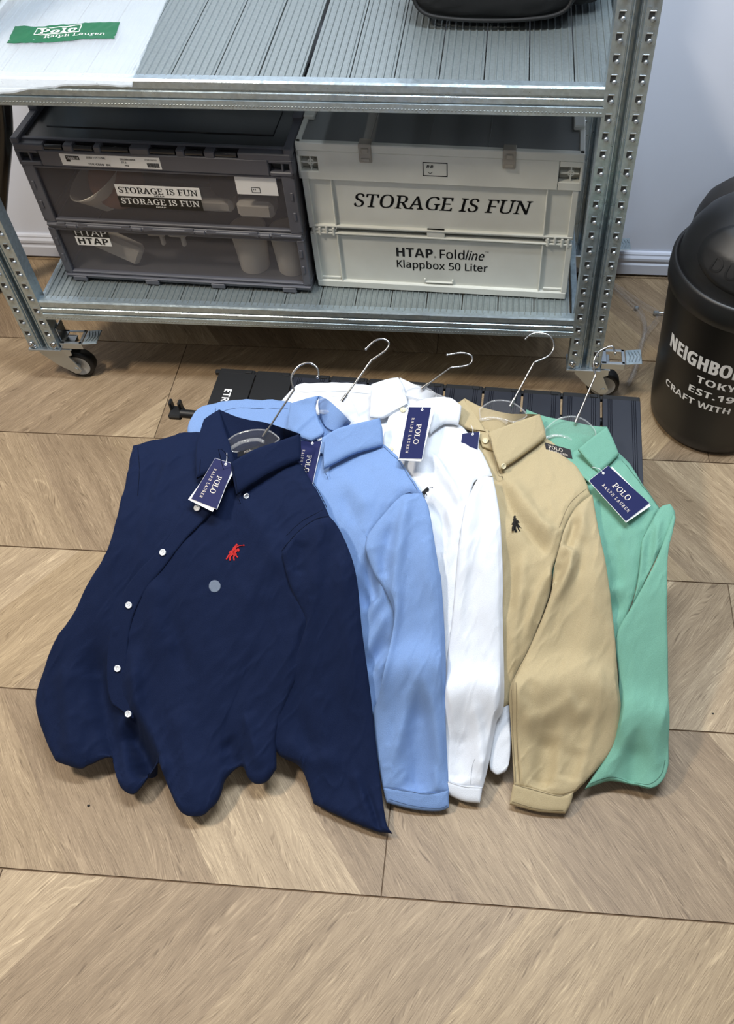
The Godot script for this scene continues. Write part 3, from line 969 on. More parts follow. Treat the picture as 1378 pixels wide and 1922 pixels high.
# ------------------------------------------------------------------ the low table
func table() -> void:
	var t := thing("slatted_table", "low black roll-top table of plastic slats under the five shirts", "table", Vector3(-0.2185, 0, -0.3215), -0.0417)
	var depth := 0.30
	var prof := PackedVector2Array([Vector2(0, 0.226), Vector2(0, 0.2393), Vector2(0.0008, 0.24)])
	for c in [0.010, 0.0135, 0.017, 0.054, 0.0575, 0.061]:
		prof.append_array([Vector2(c - 0.0007, 0.24), Vector2(c, 0.2388), Vector2(c + 0.0007, 0.24)])
	prof.append_array([Vector2(0.0693, 0.24), Vector2(0.0701, 0.2393), Vector2(0.0701, 0.226)])
	var plain_prof := PackedVector2Array([Vector2(0, 0.226), Vector2(0, 0.2393), Vector2(0.0008, 0.24), Vector2(0.0717, 0.24), Vector2(0.0725, 0.2393), Vector2(0.0725, 0.226)])
	var lined := MB.new()
	lined.prism(prof, 0.012, depth - 0.012, func(x: float, y: float, d: float) -> Vector3: return Vector3(x, y, d))
	var plain := MB.new()
	plain.prism(plain_prof, 0.012, depth - 0.012, func(x: float, y: float, d: float) -> Vector3: return Vector3(x, y, d))
	var lm := lined.mesh(M.slat)
	var pm := plain.mesh(M.slat_cap)  # left slats coloured darker, imitating their weaker reflection
	var first: MeshInstance3D
	for i in 11:
		var s := put("slat", pm if i < 2 else lm, t, Vector3(i * 0.0744, 0, 0))
		if i == 0:
			first = s
		for z in [0.006, depth - 0.006]:
			var b := MB.new()
			b.box(Vector3(0.035, 0.2335, z), Vector3(0.070, 0.011, 0.0125), 0.0015)
			b.box(Vector3(0.0, 0.2325, z), Vector3(0.02, 0.009, 0.009), 0.001)
			if i < 10:
				b.box(Vector3(0.058, 0.2395, z - signf(z - 0.1) * 0.0), Vector3(0.014, 0.003, 0.008), 0.0008)
			obj("end_cap", b, M.slat_cap, s)
	var turn := flat(Vector3(0.025, 0.2402, 0.0575), Vector3(0, 0, 1), Vector3(1, 0, 0))
	var tb := MB.new()
	text_shape(tb, "ETRO", "Droid Sans", 700, 0.046, 0.0145, func(a: float, c: float, d: float) -> Vector3: return Vector3(0.0235 + c, 0.24 + d, 0.0565 + a))
	obj("lettering", tb, M.print_white, first)
	for x in [0.04, 0.775]:
		for z in [0.05, depth - 0.05]:
			var b := MB.new()
			b.tube([Vector3(x, 0.226, z), Vector3(x, 0.004, z)], 0.009, 12)
			b.box(Vector3(x, 0.004, z), Vector3(0.024, 0.008, 0.024), 0.002)
			obj("leg", b, M.slat_cap, t)
	for z in [0.05, depth - 0.05]:
		var b := MB.new()
		b.tube([Vector3(0.01, 0.217, z), Vector3(0.80, 0.217, z)], 0.008, 10)
		obj("crossbar", b, M.slat_cap, t)
	var b := MB.new()
	b.tube([Vector3(-0.055, 0.216, 0.106), Vector3(0.06, 0.216, 0.109)], 0.0085, 12)
	b.box(Vector3(-0.066, 0.212, 0.102), Vector3(0.026, 0.012, 0.030), 0.003)
	for x in [-0.076, -0.058]:
		b.box(Vector3(x, 0.224, 0.094), Vector3(0.006, 0.026, 0.014), 0.002)
	obj("clip_arm", b, M.slat_cap, t)

# ------------------------------------------------------------------ the bins
func bins() -> void:
	var at := Vector3(0.798, 0, -0.482)
	var t := thing("waste_bin", "black round plastic waste bin with domed swing lid and white lettering", "bin", at)
	var b := MB.new()
	b.lathe([Vector2(0, 0.0), Vector2(0.112, 0), Vector2(0.124, 0.004), Vector2(0.131, 0.014), Vector2(0.1345, 0.04), Vector2(0.1525, 0.38), Vector2(0.1525, 0.388)], Transform3D(), 72)
	obj("body", b, M.bin_black, t)
	b = MB.new()
	b.lathe([Vector2(0.152, 0.360), Vector2(0.157, 0.364), Vector2(0.158, 0.380), Vector2(0.1565, 0.409), Vector2(0.153, 0.415), Vector2(0.1485, 0.415), Vector2(0.146, 0.411), Vector2(0.1445, 0.413), Vector2(0.143, 0.43), Vector2(0.136, 0.455), Vector2(0.120, 0.483), Vector2(0.095, 0.508), Vector2(0.063, 0.525), Vector2(0.031, 0.533), Vector2(0, 0.535)], Transform3D(), 72)
	var lid := obj("lid", b, M.bin_lid, t)
	# the swing flap: a raised shell over the front of the dome
	var r_at := func(h: float) -> float:
		var k := [[0.413, 0.1445], [0.43, 0.143], [0.455, 0.136], [0.483, 0.120], [0.508, 0.095], [0.525, 0.063], [0.533, 0.031], [0.5352, 0.0]]
		for i in k.size() - 1:
			if h <= k[i + 1][0]:
				return lerpf(k[i][1], k[i + 1][1], clampf((h - k[i][0]) / (k[i + 1][0] - k[i][0]), 0, 1))
		return 0.0
	var dome := func(a: float, e: float, lift: float) -> Vector3:
		# a: angle round the axis, e: 0 at the rim to 1 at the top
		var h: float = 0.417 + 0.1178 * sin(e * PI / 2)
		var r: float = r_at.call(h)
		var nn := Vector3(cos(a) * cos(e * PI / 2), sin(e * PI / 2), sin(a) * cos(e * PI / 2))
		return Vector3(cos(a) * r, h, sin(a) * r) + nn * lift
	b = MB.new()
	var rings := []
	for j in 13:
		var f := j / 12.0
		var ring := []
		for i in 64:
			var a := TAU * i / 64
			var c := signf(cos(a)) * pow(absf(cos(a)), 0.8) * f
			var q := signf(sin(a)) * pow(absf(sin(a)), 0.8) * f
			var aa := deg_to_rad(100) + c * deg_to_rad(66)
			var e := 0.07 + (q + 1.0) * 0.43 * (1.0 - 0.25 * absf(c))
			ring.append(dome.call(aa, e, 0.005 if j < 12 else -0.001))
		rings.append(ring)
	grid_rings(b, rings)
	var flap := obj("swing_flap", b, M.bin_lid, lid)
	var em := func(x: float, y: float, d: float) -> Vector3:
		return dome.call(deg_to_rad(142) - x / 0.13, 0.22 + y / 0.2, 0.005 + d)
	text(flap, "DULTON", "Droid Sans", 400, 0.15, 0.026, em, M.bin_lid, 0.0, 0.0012)
	# lettering wrapped round the body
	var wrap := func(a0: float, h0: float) -> Callable:
		return func(x: float, y: float, d: float) -> Vector3:
			var h := h0 + y
			var r := 0.1345 + 0.017 * (h - 0.04) / 0.322 + d
			var a := deg_to_rad(a0) - x / 0.1455
			return Vector3(cos(a) * r, h, sin(a) * r)
	text(t, "NElGHBORHOOD", "Droid Sans", 900, 0.258, 0.036, wrap.call(158.3, 0.243), M.print_white, 0.0, 0.0007)
	text(t, "TOKYO", "Droid Sans", 700, 0.101, 0.0185, wrap.call(126.0, 0.208), M.print_white, 0.0, 0.0007)
	text(t, "EST.1994", "Droid Sans", 700, 0.130, 0.0185, wrap.call(130.5, 0.175), M.print_white, 0.0, 0.0007)
	text(t, "CRAFT WITH PRIDE", "Droid Sans", 700, 0.240, 0.0175, wrap.call(154.5, 0.143), M.print_white, 0.0, 0.0007)
	# the second bin behind it
	t = thing("waste_bin", "dark brown round bin half hidden behind the black lettered bin", "bin", Vector3(0.86, 0, -0.775))
	b = MB.new()
	b.lathe([Vector2(0, 0), Vector2(0.10, 0), Vector2(0.108, 0.01), Vector2(0.118, 0.24), Vector2(0.118, 0.25)], Transform3D(), 56)
	obj("body", b, M.bin_brown, t)
	b = MB.new()
	b.lathe([Vector2(0.119, 0.235), Vector2(0.123, 0.24), Vector2(0.123, 0.275), Vector2(0.119, 0.295), Vector2(0.108, 0.325), Vector2(0.085, 0.352), Vector2(0.05, 0.368), Vector2(0, 0.374)], Transform3D(), 56)
	obj("lid", b, M.bin_brown, t)

func grid_rings(b: MB, rings: Array) -> void:
	# rings of points from the middle outwards, smooth, facing away from the origin
	var first := b.v.size()
	var n: int = rings[0].size()
	var sums := {}
	for j in rings.size():
		for i in n:
			var p: Vector3 = rings[j][i]
			var jn := mini(j + 1, rings.size() - 1)
			var jp := maxi(j - 1, 0)
			var du: Vector3 = rings[j][(i + 1) % n] - rings[j][(i + n - 1) % n]
			var dv: Vector3 = rings[jn][i] - rings[jp][i]
			var nn := du.cross(dv)
			if nn.length() < 1e-9:
				nn = p
			if nn.dot(p - Vector3(0, 0.3, 0)) < 0.0:
				nn = -nn
			b.vert(p, nn.normalized())
	for j in rings.size() - 1:
		for i in n:
			var a := first + j * n + i
			var c := first + j * n + (i + 1) % n
			b.tri(a, c, a + n)
			b.tri(c, c + n, a + n)

# ------------------------------------------------------------------ goods on the rack's upper deck
func rack_goods() -> void:
	# clear garment bag with a green printed band
	var t := thing("garment_bag", "flat translucent plastic bag with green printed band on the upper deck", "bag")
	var b := MB.new()
	var fn := FastNoiseLite.new()
	fn.seed = 9
	fn.frequency = 1.0
	var nu := 40
	var nv := 36
	var sheet := func(s: float, q: float) -> Vector3:
		var xl := lerpf(-0.640, -0.638, q)
		var xr := lerpf(-0.332, -0.305, q)
		var z := lerpf(-0.895, -0.484, q)
		if s < 0.0 or s > 1.0:
			s = clampf(s, 0, 1)
		var x := lerpf(xl, xr, s)
		z += lerpf(0.022, 0.0, smoothstep(0.25, 0.75, s)) * smoothstep(0.6, 1.0, q)
		var edge := minf(minf(s, 1 - s) * 8.0, minf(q, 1 - q) * 8.0)
		var y := 0.7365 + 0.006 * minf(edge, 1.0) + 0.0022 * fn.get_noise_2d(x * 22.0, z * 30.0) + 0.0014 * fn.get_noise_2d(x * 70.0 + z * 20.0, z * 26.0)
		if z > -0.497:
			y -= (z + 0.497) * 0.3
		return Vector3(x, y, z)
	sheet_mesh(b, sheet, nu, nv, 0.003)
	obj("film", b, M.poly_bag, t)
	var label := func(x: float, y: float, d: float) -> Vector3:
		# x along the band, y up the letters
		var o := Vector3(-0.559, 0, -0.598) + Vector3(0.187, 0, -0.021) * (x / 0.187) + Vector3(-0.008, 0, -0.061) * (y / 0.061)
		o.z += 0.003 * sin(x * 33.0)
		var s := inverse_lerp(-0.639, -0.32, o.x)
		var q := inverse_lerp(-0.895, -0.48, o.z)
		o.y = sheet.call(s, q).y + 0.0008 + d
		return o
	b = MB.new()
	sheet_mesh(b, func(s: float, q: float) -> Vector3: return label.call(s * 0.187, (1.0 - q) * 0.061, 0.0), 30, 8, 0.0006)
	var band := obj("printed_band", b, M.bag_green, t)
	text(band, "Polo", "Droid Serif", 700, 0.066, 0.018, func(x: float, y: float, d: float) -> Vector3: return label.call(0.049 + x, 0.031 + y, d), M.print_white, 0.0, 0.0006)
	text(band, "Ralph Lauren", "Droid Serif", 400, 0.105, 0.013, func(x: float, y: float, d: float) -> Vector3: return label.call(0.062 + x, 0.011 + y, d), M.print_white, 0.0, 0.0006)
	b = MB.new()
	for e in [[0.043, 0.0275, 0.120, 0.0275], [0.120, 0.0275, 0.120, 0.0525], [0.120, 0.0525, 0.043, 0.0525], [0.043, 0.0525, 0.043, 0.0275]]:
		var path := []
		for i in 7:
			path.append(label.call(lerpf(e[0], e[2], i / 6.0), lerpf(e[1], e[3], i / 6.0), 0.0004))
		b.tube(path, 0.0008, 5)
	obj("printed_frame", b, M.print_white, band)
	# black soft bag
	t = thing("soft_bag", "black fabric bag with front pocket resting on the upper deck", "bag")
	b = MB.new()
	pillow(b, Vector3(0.298, 0.871, -0.845), Vector3(0.19, 0.13, 0.075), 3.2, 0.006)
	obj("body", b, M.bag_cloth, t)
	b = MB.new()
	pillow(b, Vector3(0.285, 0.806, -0.742), Vector3(0.150, 0.066, 0.055), 3.4, 0.004)
	var pocket := obj("front_pocket", b, M.bag_cloth, t)
	b = MB.new()
	b.tube(spline([Vector3(0.143, 0.83, -0.712), Vector3(0.155, 0.768, -0.700), Vector3(0.21, 0.752, -0.692), Vector3(0.34, 0.752, -0.692), Vector3(0.415, 0.768, -0.700), Vector3(0.428, 0.83, -0.712)]), 0.0035, 8)
	obj("piping", b, M.dark, pocket)
	b = MB.new()
	pillow(b, Vector3(0.43, 0.768, -0.80), Vector3(0.055, 0.026, 0.05), 2.6, 0.003)
	b.tube(spline([Vector3(0.40, 0.79, -0.77), Vector3(0.44, 0.785, -0.745), Vector3(0.472, 0.80, -0.79), Vector3(0.455, 0.85, -0.85)]), 0.009, 8)
	obj("side_strap", b, M.bag_cloth, t)

func pillow(b: MB, c: Vector3, r: Vector3, e: float, wob: float) -> void:
	# a rounded box: superellipsoid with a little cloth unevenness
	var fn := FastNoiseLite.new()
	fn.seed = 5
	fn.frequency = 1.0
	var nu := 48
	var nv := 28
	var pt := func(i: int, j: int) -> Vector3:
		var a := TAU * i / nu
		var q := PI * (float(j) / nv - 0.5)
		var ex := 2.0 / e
		var pw := func(x: float) -> float: return signf(x) * pow(absf(x), ex)
		var d := Vector3(pw.call(cos(q)) * pw.call(cos(a)), pw.call(sin(q)), pw.call(cos(q)) * pw.call(sin(a)))
		return c + d * r + d.normalized() * wob * fn.get_noise_3d(d.x * 3.0 + c.x * 9.0, d.y * 4.0, d.z * 4.0)
	var first := b.v.size()
	for j in nv + 1:
		for i in nu + 1:
			var p: Vector3 = pt.call(i, j)
			var du: Vector3 = pt.call(i + 1, clampi(j, 1, nv - 1)) - pt.call(i - 1, clampi(j, 1, nv - 1))
			var dv: Vector3 = pt.call(i, mini(j + 1, nv)) - pt.call(i, maxi(j - 1, 0))
			var nn := du.cross(dv)
			if nn.length() < 1e-10:
				nn = p - c
			if nn.dot(p - c) < 0.0:
				nn = -nn
			b.vert(p, nn.normalized(), Vector2(float(i) / nu, float(j) / nv))
	for j in nv:
		for i in nu:
			var a := first + j * (nu + 1) + i
			b.tri(a, a + 1, a + nu + 1)
			b.tri(a + 1, a + nu + 2, a + nu + 1)

func sheet_mesh(b: MB, f: Callable, nu: int, nv: int, thick: float) -> void:
	# a closed thin sheet, f(s, q) with s to the right and q towards the viewer, thick downwards
	var p := PackedVector3Array()
	for j in nv + 1:
		for i in nu + 1:
			p.append(f.call(float(i) / nu, float(j) / nv))
	closed_grid(b, p, nu + 1, nv + 1, thick, Vector3.UP)

func closed_grid(b: MB, p: PackedVector3Array, nu: int, nv: int, thick: float, up: Vector3) -> void:
	var nrm := grid_normals(p, nu, nv, up)
	var first := b.v.size()
	for side in 2:
		for j in nv:
			for i in nu:
				var k := j * nu + i
				b.vert(p[k] - (up * thick if side else Vector3.ZERO), -nrm[k] if side else nrm[k], Vector2(float(i) / (nu - 1), float(j) / (nv - 1)))
	for side in 2:
		var o := first + side * nu * nv
		for j in nv - 1:
			for i in nu - 1:
				var a := o + j * nu + i
				b.tri(a, a + 1, a + nu)
				b.tri(a + 1, a + nu + 1, a + nu)
	var rim := []
	for i in nu:
		rim.append(i)
	for j in range(1, nv):
		rim.append(j * nu + nu - 1)
	for i in range(nu - 2, -1, -1):
		rim.append((nv - 1) * nu + i)
	for j in range(nv - 2, 0, -1):
		rim.append(j * nu)
	var mid := p[(nv / 2) * nu + nu / 2]
	for k in rim.size():
		var a: Vector3 = p[rim[k]]
		var c: Vector3 = p[rim[(k + 1) % rim.size()]]
		if a.distance_to(c) < 1e-6:
			continue
		var nn := (c - a).cross(up).normalized()
		if nn.dot((a + c) * 0.5 - mid) < 0.0:
			nn = -nn
		b.poly([a, c, c - up * thick, a - up * thick], nn)

func grid_normals(p: PackedVector3Array, nu: int, nv: int, up: Vector3) -> PackedVector3Array:
	var out := PackedVector3Array()
	out.resize(p.size())
	for j in nv:
		for i in nu:
			var du := p[j * nu + mini(i + 1, nu - 1)] - p[j * nu + maxi(i - 1, 0)]
			var dv := p[mini(j + 1, nv - 1) * nu + i] - p[maxi(j - 1, 0) * nu + i]
			var nn := du.cross(dv)
			if nn.length_squared() < 1e-14:
				nn = up
			if nn.dot(up) < 0.0:
				nn = -nn
			out[j * nu + i] = nn.normalized()
	return out

# ------------------------------------------------------------------ small things on the floor
func floor_goods() -> void:
	var b := MB.new()
	b.tube(spline([Vector3(-0.718, 0.58, -0.80), Vector3(-0.755, 0.46, -0.80), Vector3(-0.82, 0.32, -0.80), Vector3(-0.89, 0.17, -0.80), Vector3(-0.96, 0.012, -0.80)]), 0.019, 16)
	tag(obj("metal_pole", b, M.pole), "black glossy pole leaning behind the rack's left post", "pole")
	# clear tubing
	var t := thing("clear_tube", "clear plastic tubing forked on the floor between rack and black bin", "tube")
	b = MB.new()
	for z in [0.0, 0.016]:
		b.tube(spline([Vector3(0.605, 0.007, -0.90 + z), Vector3(0.615, 0.007, -0.88 + z), Vector3(0.66, 0.007, -0.812 + z), Vector3(0.674, 0.007, -0.765 + z), Vector3(0.668, 0.007, -0.705), Vector3(0.645, 0.007, -0.61), Vector3(0.622, 0.007, -0.55)]), 0.006, 10)
	obj("hose", b, M.clear, t)
	b = MB.new()
	b.tube(spline([Vector3(0.61, 0.008, -0.89), Vector3(0.668, 0.008, -0.826), Vector3(0.708, 0.008, -0.79), Vector3(0.703, 0.008, -0.765), Vector3(0.677, 0.008, -0.722), Vector3(0.658, 0.008, -0.675), Vector3(0.644, 0.008, -0.61), Vector3(0.630, 0.008, -0.56)]), 0.0075, 10)
	obj("hose", b, M.clear, t)
	b = MB.new()
	b.tube([Vector3(0.703, 0.010, -0.792), Vector3(0.76, 0.012, -0.79)], 0.0025, 8)
	b.box(Vector3(0.704, 0.010, -0.792), Vector3(0.014, 0.008, 0.008), 0.002)
	b.box(Vector3(0.658, 0.010, -0.808), Vector3(0.010, 0.006, 0.008), 0.002)
	obj("clip", b, M.zinc, t)
	for s in [[Vector3(-0.314, 0.0012, 0.459), 0.0018, "dark speck on the floor in front of the navy shirt's left hem"], [Vector3(0.721, 0.001, 0.231), 0.0014, "dark speck on the floor right of the green shirt"]]:
		b = MB.new()
		pillow(b, s[0], Vector3(1.3, 0.6, 1.0) * s[1], 2.0, 0.0)
		tag(obj("crumb", b, M.dark), s[2], "crumb")

# ------------------------------------------------------------------ shirts
var cloth_seed := 100

func drape(z: float) -> float:
	# height of the pile of cloth: level on the table, then falling to the floor in front of it
	var k := clampf((z + 0.03) / 0.50, 0.0, 1.0)
	return 0.246 * (1.0 - k * k * (3.0 - 2.0 * k))

func curve(a: Array, n: int, warp: Callable) -> PackedVector3Array:
	# a: x, z, offset in millimetres; sampled by arc length
	var p := []
	for i in range(0, a.size(), 3):
		p.append(Vector3(a[i], a[i + 1], a[i + 2]))
	var f := []
	if p.size() == 2:
		f = p
	else:
		f = spline(p, 10)
	var l := [0.0]
	for i in range(1, f.size()):
		l.append(l[i - 1] + f[i].distance_to(f[i - 1]))
	var out := PackedVector3Array()
	var k := 0
	for i in n:
		var d: float = warp.call(float(i) / (n - 1)) * l[-1]
		while k < f.size() - 2 and l[k + 1] < d:
			k += 1
		out.append(f[k].lerp(f[k + 1], clampf((d - l[k]) / maxf(l[k + 1] - l[k], 1e-9), 0, 1)))
	return out

func cloth(parent: Node, called: String, m: Material, T: Array, B: Array, L: Array, R: Array, o: Dictionary, folds := []) -> Dictionary:
	# a closed sheet of cloth between four edge curves; folds: [amplitude, width, [x, z, x, z ...]] in millimetres
	var nu: int = o.get("nu", 48)
	var nv: int = o.get("nv", 64)
	var warp := func(x: float) -> float: return lerpf(x, 0.5 - 0.5 * cos(x * PI), 0.55)
	var ct := curve(T, nu, warp)
	var cb := curve(B, nu, warp)
	var cl := curve(L, nv, warp)
	var cr := curve(R, nv, warp)
	var puff: float = o.get("puff", 6.0) * 0.75
	var rad: float = o.get("r", 12.0)
	var edges: String = o.get("edges", "lrtb")
	var wr: float = o.get("wrinkle", 1.2)
	var fn := FastNoiseLite.new()
	cloth_seed += 1
	fn.seed = cloth_seed
	fn.frequency = 1.0
	fn.fractal_octaves = 3
	var grid := PackedVector3Array()
	for j in nv:
		var t: float = warp.call(float(j) / (nv - 1))
		for i in nu:
			var s: float = warp.call(float(i) / (nu - 1))
			var q := ct[i] * (1 - t) + cb[i] * t + cl[j] * (1 - s) + cr[j] * s - (ct[0] * (1 - s) * (1 - t) + ct[nu - 1] * s * (1 - t) + cb[0] * (1 - s) * t + cb[nu - 1] * s * t)
			var d := 1e9
			var wide := cl[j].distance_to(cr[j])
			var high := ct[i].distance_to(cb[i])
			if "l" in edges: d = minf(d, s * wide)
			if "r" in edges: d = minf(d, (1 - s) * wide)
			if "t" in edges: d = minf(d, t * high)
			if "b" in edges: d = minf(d, (1 - t) * high)
			var e := 1.0 - clampf(d / rad, 0.0, 1.0)
			q.z += puff * sqrt(maxf(0.0, 1.0 - e * e))
			q.z += wr * (fn.get_noise_2d(q.x * 0.014, q.y * 0.009) * 2.0 + fn.get_noise_2d(q.x * 0.05 + q.y * 0.02, q.y * 0.03) * 0.6 + pow(1.0 - absf(fn.get_noise_2d(q.x * 0.011 + q.y * 0.006 + 50.0, q.y * 0.007)), 14.0) * 1.3)
			for f in folds:
				var best := 1e9
				var u := 0.0
				var c: Array = f[2]
				var n := c.size() / 2 - 1
				for k in n:
					var a := Vector2(c[2 * k], c[2 * k + 1])
					var ab := Vector2(c[2 * k + 2], c[2 * k + 3]) - a
					var h := clampf((Vector2(q.x, q.y) - a).dot(ab) / ab.length_squared(), 0.0, 1.0)
					var dd := (a + ab * h).distance_to(Vector2(q.x, q.y))
					if dd < best:
						best = dd
						u = (k + h) / n
				if best < f[1] * 2.6:
					var taper := clampf(minf(u, 1.0 - u) * 5.0 + 0.25, 0.0, 1.0)
					q.z += f[0] * taper * exp(-best * best / (f[1] * f[1])) * clampf(d / 6.0, 0.25, 1.0)
			grid.append(Vector3(q.x, 0.0, q.y) * 0.001 + Vector3(0, drape(q.y * 0.001) + q.z * 0.001, 0))
	var b := MB.new()
	# the underside keeps clear of table and floor
	cloth_grid(b, grid, nu, nv, o.get("thick", 4.0) * 0.001)
	var mi := obj(called, b, m, parent)
	return {"grid": grid, "nrm": grid_normals(grid, nu, nv, Vector3.UP), "node": mi}

func cloth_grid(b: MB, p: PackedVector3Array, nu: int, nv: int, thick: float) -> void:
	var nrm := grid_normals(p, nu, nv, Vector3.UP)
	var low := PackedVector3Array()
	for k in p.size():
		var q := p[k] - Vector3(0, 1, 0) * thick
		q.y = maxf(q.y, 0.0012)
		low.append(q)
	var first := b.v.size()
	for side in 2:
		for k in p.size():
			b.vert(low[k] if side else p[k], -nrm[k] if side else nrm[k], Vector2(p[k].x, p[k].z))
	for side in 2:
		var o := first + side * nu * nv
		for j in nv - 1:
			for i in nu - 1:
				var a := o + j * nu + i
				b.tri(a, a + 1, a + nu)
				b.tri(a + 1, a + nu + 1, a + nu)
	var rim := []
	for i in nu:
		rim.append(i)
	for j in range(1, nv):
		rim.append(j * nu + nu - 1)
	for i in range(nu - 2, -1, -1):
		rim.append((nv - 1) * nu + i)
	for j in range(nv - 2, 0, -1):
		rim.append(j * nu)
	var r0 := b.v.size()
	var m := rim.size()
	for k in m:
		var a := p[rim[(k + m - 1) % m]]
		var c := p[rim[(k + 1) % m]]
		var nn := (c - a).cross(Vector3.UP).normalized()
		if nn == Vector3.ZERO:
			nn = Vector3.BACK
		b.vert(p[rim[k]], (nn + nrm[rim[k]] * 0.6).normalized())
		b.vert(low[rim[k]], nn)
	# the rim runs clockwise seen from above or the other way: pick the side that faces out
	var area := 0.0
	for k in m:
		var a := p[rim[k]]
		var c := p[rim[(k + 1) % m]]
		area += a.x * c.z - c.x * a.z
	if area > 0.0:
		for k in range(r0, b.v.size()):
			b.n[k] = Vector3(b.n[k].x, b.n[k].y, b.n[k].z)
	else:
		for k in range(r0, b.v.size()):
			b.n[k] = Vector3(-b.n[k].x, b.n[k].y, -b.n[k].z)
	for k in m:
		var a := r0 + 2 * k
		var c := r0 + 2 * ((k + 1) % m)
		b.tri(a, c, a + 1)
		b.tri(c, c + 1, a + 1)

func on_cloth(c: Dictionary, x: float, z: float) -> Array:
	# point and normal of a cloth's upper side above x, z (millimetres)
	var g: PackedVector3Array = c.grid
	var best := 1e9
	var at := 0
	x *= 0.001
	z *= 0.001
	for k in g.size():
		var d := (g[k].x - x) * (g[k].x - x) + (g[k].z - z) * (g[k].z - z)
		if d < best:
			best = d
			at = k
	var n: Vector3 = c.nrm[at]
	var y := g[at].y - (n.x * (x - g[at].x) + n.z * (z - g[at].z)) / maxf(n.y, 0.25)
	return [Vector3(x, y, z), n]

func seam(c: Dictionary, m: Material, a: Array, r := 0.0007, called := "seam") -> void:  # raised thread whose darker colour stands for the groove's shade
	var p := []
	for i in range(0, a.size(), 2):
		p.append(Vector2(a[i], a[i + 1]))
	var f := spline(p, 6) if p.size() > 2 else p
	var path := []
	for q in f:
		var s := on_cloth(c, q.x, q.y)
		path.append(s[0] + s[1] * r * 0.35)
	var b := MB.new()
	b.tube(path, r, 6)
	obj(called, b, m, c.node.get_parent())

func frame_at(c: Dictionary, x: float, z: float, x2: float, z2: float) -> Callable:
	# a flat frame on the cloth: origin at x, z, first axis towards x2, z2
	var s := on_cloth(c, x, z)
	var e := on_cloth(c, x2, z2)
	var n: Vector3 = s[1]
	var ax: Vector3 = (e[0] - s[0])
	ax = (ax - n * ax.dot(n)).normalized()
	var ay := n.cross(ax)
	var o: Vector3 = s[0]
	return func(a: float, b: float, d: float) -> Vector3: return o + ax * a + ay * b + n * d

func button(c: Dictionary, m: Material, x: float, z: float, r := 5.6) -> void:
	var s := on_cloth(c, x, z)
	var n: Vector3 = s[1]
	var side := n.cross(Vector3(0.3, 0.1, 1)).normalized()
	var t := Transform3D(Basis(side, n, side.cross(n)), s[0] + n * 0.0012)
	var k := r * 0.001
	var b := MB.new()
	b.lathe([Vector2(0.0, 0.0), Vector2(k * 0.9, 0.0), Vector2(k, 0.0008), Vector2(k * 0.98, 0.0018), Vector2(k * 0.86, 0.0024), Vector2(k * 0.70, 0.0019), Vector2(k * 0.62, 0.0015), Vector2(0, 0.0014)], t, 26)
	var a := b.mesh(m)
	b = MB.new()
	for i in 4:
		b.lathe([Vector2(k * 0.12, 0.0015), Vector2(0.0, 0.00155)], t * Transform3D(Basis(), Vector3(k * 0.24 * (1 if i % 2 else -1), 0.0, k * 0.24 * (1 if i < 2 else -1))), 8)
	b.add_to(a, M.stitch_grey)
	put("button", a, c.node.get_parent())

func rider(c: Dictionary, m: Material, x: float, z: float, h: float, lean: float) -> void:
	# the embroidered emblem: a mounted player with a raised mallet, h high
	var n: Vector3 = on_cloth(c, x, z)[1]
	var o: Vector3 = on_cloth(c, x, z)[0]
	var ay := (Vector3(sin(lean), 0.45, -cos(lean)))
	ay = (ay - n * ay.dot(n)).normalized()
	var ax := ay.cross(n)
	var k := h * 0.001
	var place := func(a: float, b: float, d: float) -> Vector3: return o + (ax * a + ay * b) * k + n * d
	var b := MB.new()
	var shapes := [
		[0.02, 0.38, 0.10, 0.52, 0.26, 0.56, 0.34, 0.66, 0.42, 0.64, 0.44, 0.56, 0.38, 0.50, 0.40, 0.38, 0.30, 0.32, 0.16, 0.34],
		[0.34, 0.60, 0.42, 0.74, 0.50, 0.70, 0.54, 0.60, 0.48, 0.56, 0.42, 0.62],
		[0.14, 0.52, 0.18, 0.72, 0.26, 0.84, 0.34, 0.80, 0.32, 0.66, 0.30, 0.52],
		[0.24, 0.84, 0.27, 0.92, 0.34, 0.92, 0.36, 0.85, 0.31, 0.82],
		[0.10, 0.40, 0.02, 0.22, -0.02, 0.02, 0.05, 0.02, 0.08, 0.20, 0.18, 0.36],
		[0.16, 0.36, 0.12, 0.16, 0.18, 0.0, 0.24, 0.02, 0.19, 0.18, 0.26, 0.34],
		[0.30, 0.36, 0.32, 0.18, 0.40, 0.06, 0.45, 0.09, 0.38, 0.22, 0.40, 0.38],
		[0.36, 0.42, 0.46, 0.28, 0.56, 0.26, 0.56, 0.31, 0.48, 0.34, 0.42, 0.46],
		[0.20, 0.52, 0.26, 0.38, 0.33, 0.36, 0.34, 0.42, 0.30, 0.54],
		[0.30, 0.80, 0.42, 0.86, 0.44, 0.82, 0.33, 0.72]]
	for s in shapes:
		var q := PackedVector2Array()
		for i in range(0, s.size(), 2):
			q.append(Vector2(s[i] - 0.25, s[i + 1] - 0.5))
		b.prism(q, -0.001, 0.0021, place)
	b.tube([place.call(0.15, 0.34, 0.0021), place.call(0.42, 0.46, 0.0021)], k * 0.018, 6)
	b.tube([place.call(0.40, 0.49, 0.0021), place.call(0.44, 0.42, 0.0021)], k * 0.03, 6)
	obj("emblem", b, m, c.node.get_parent())

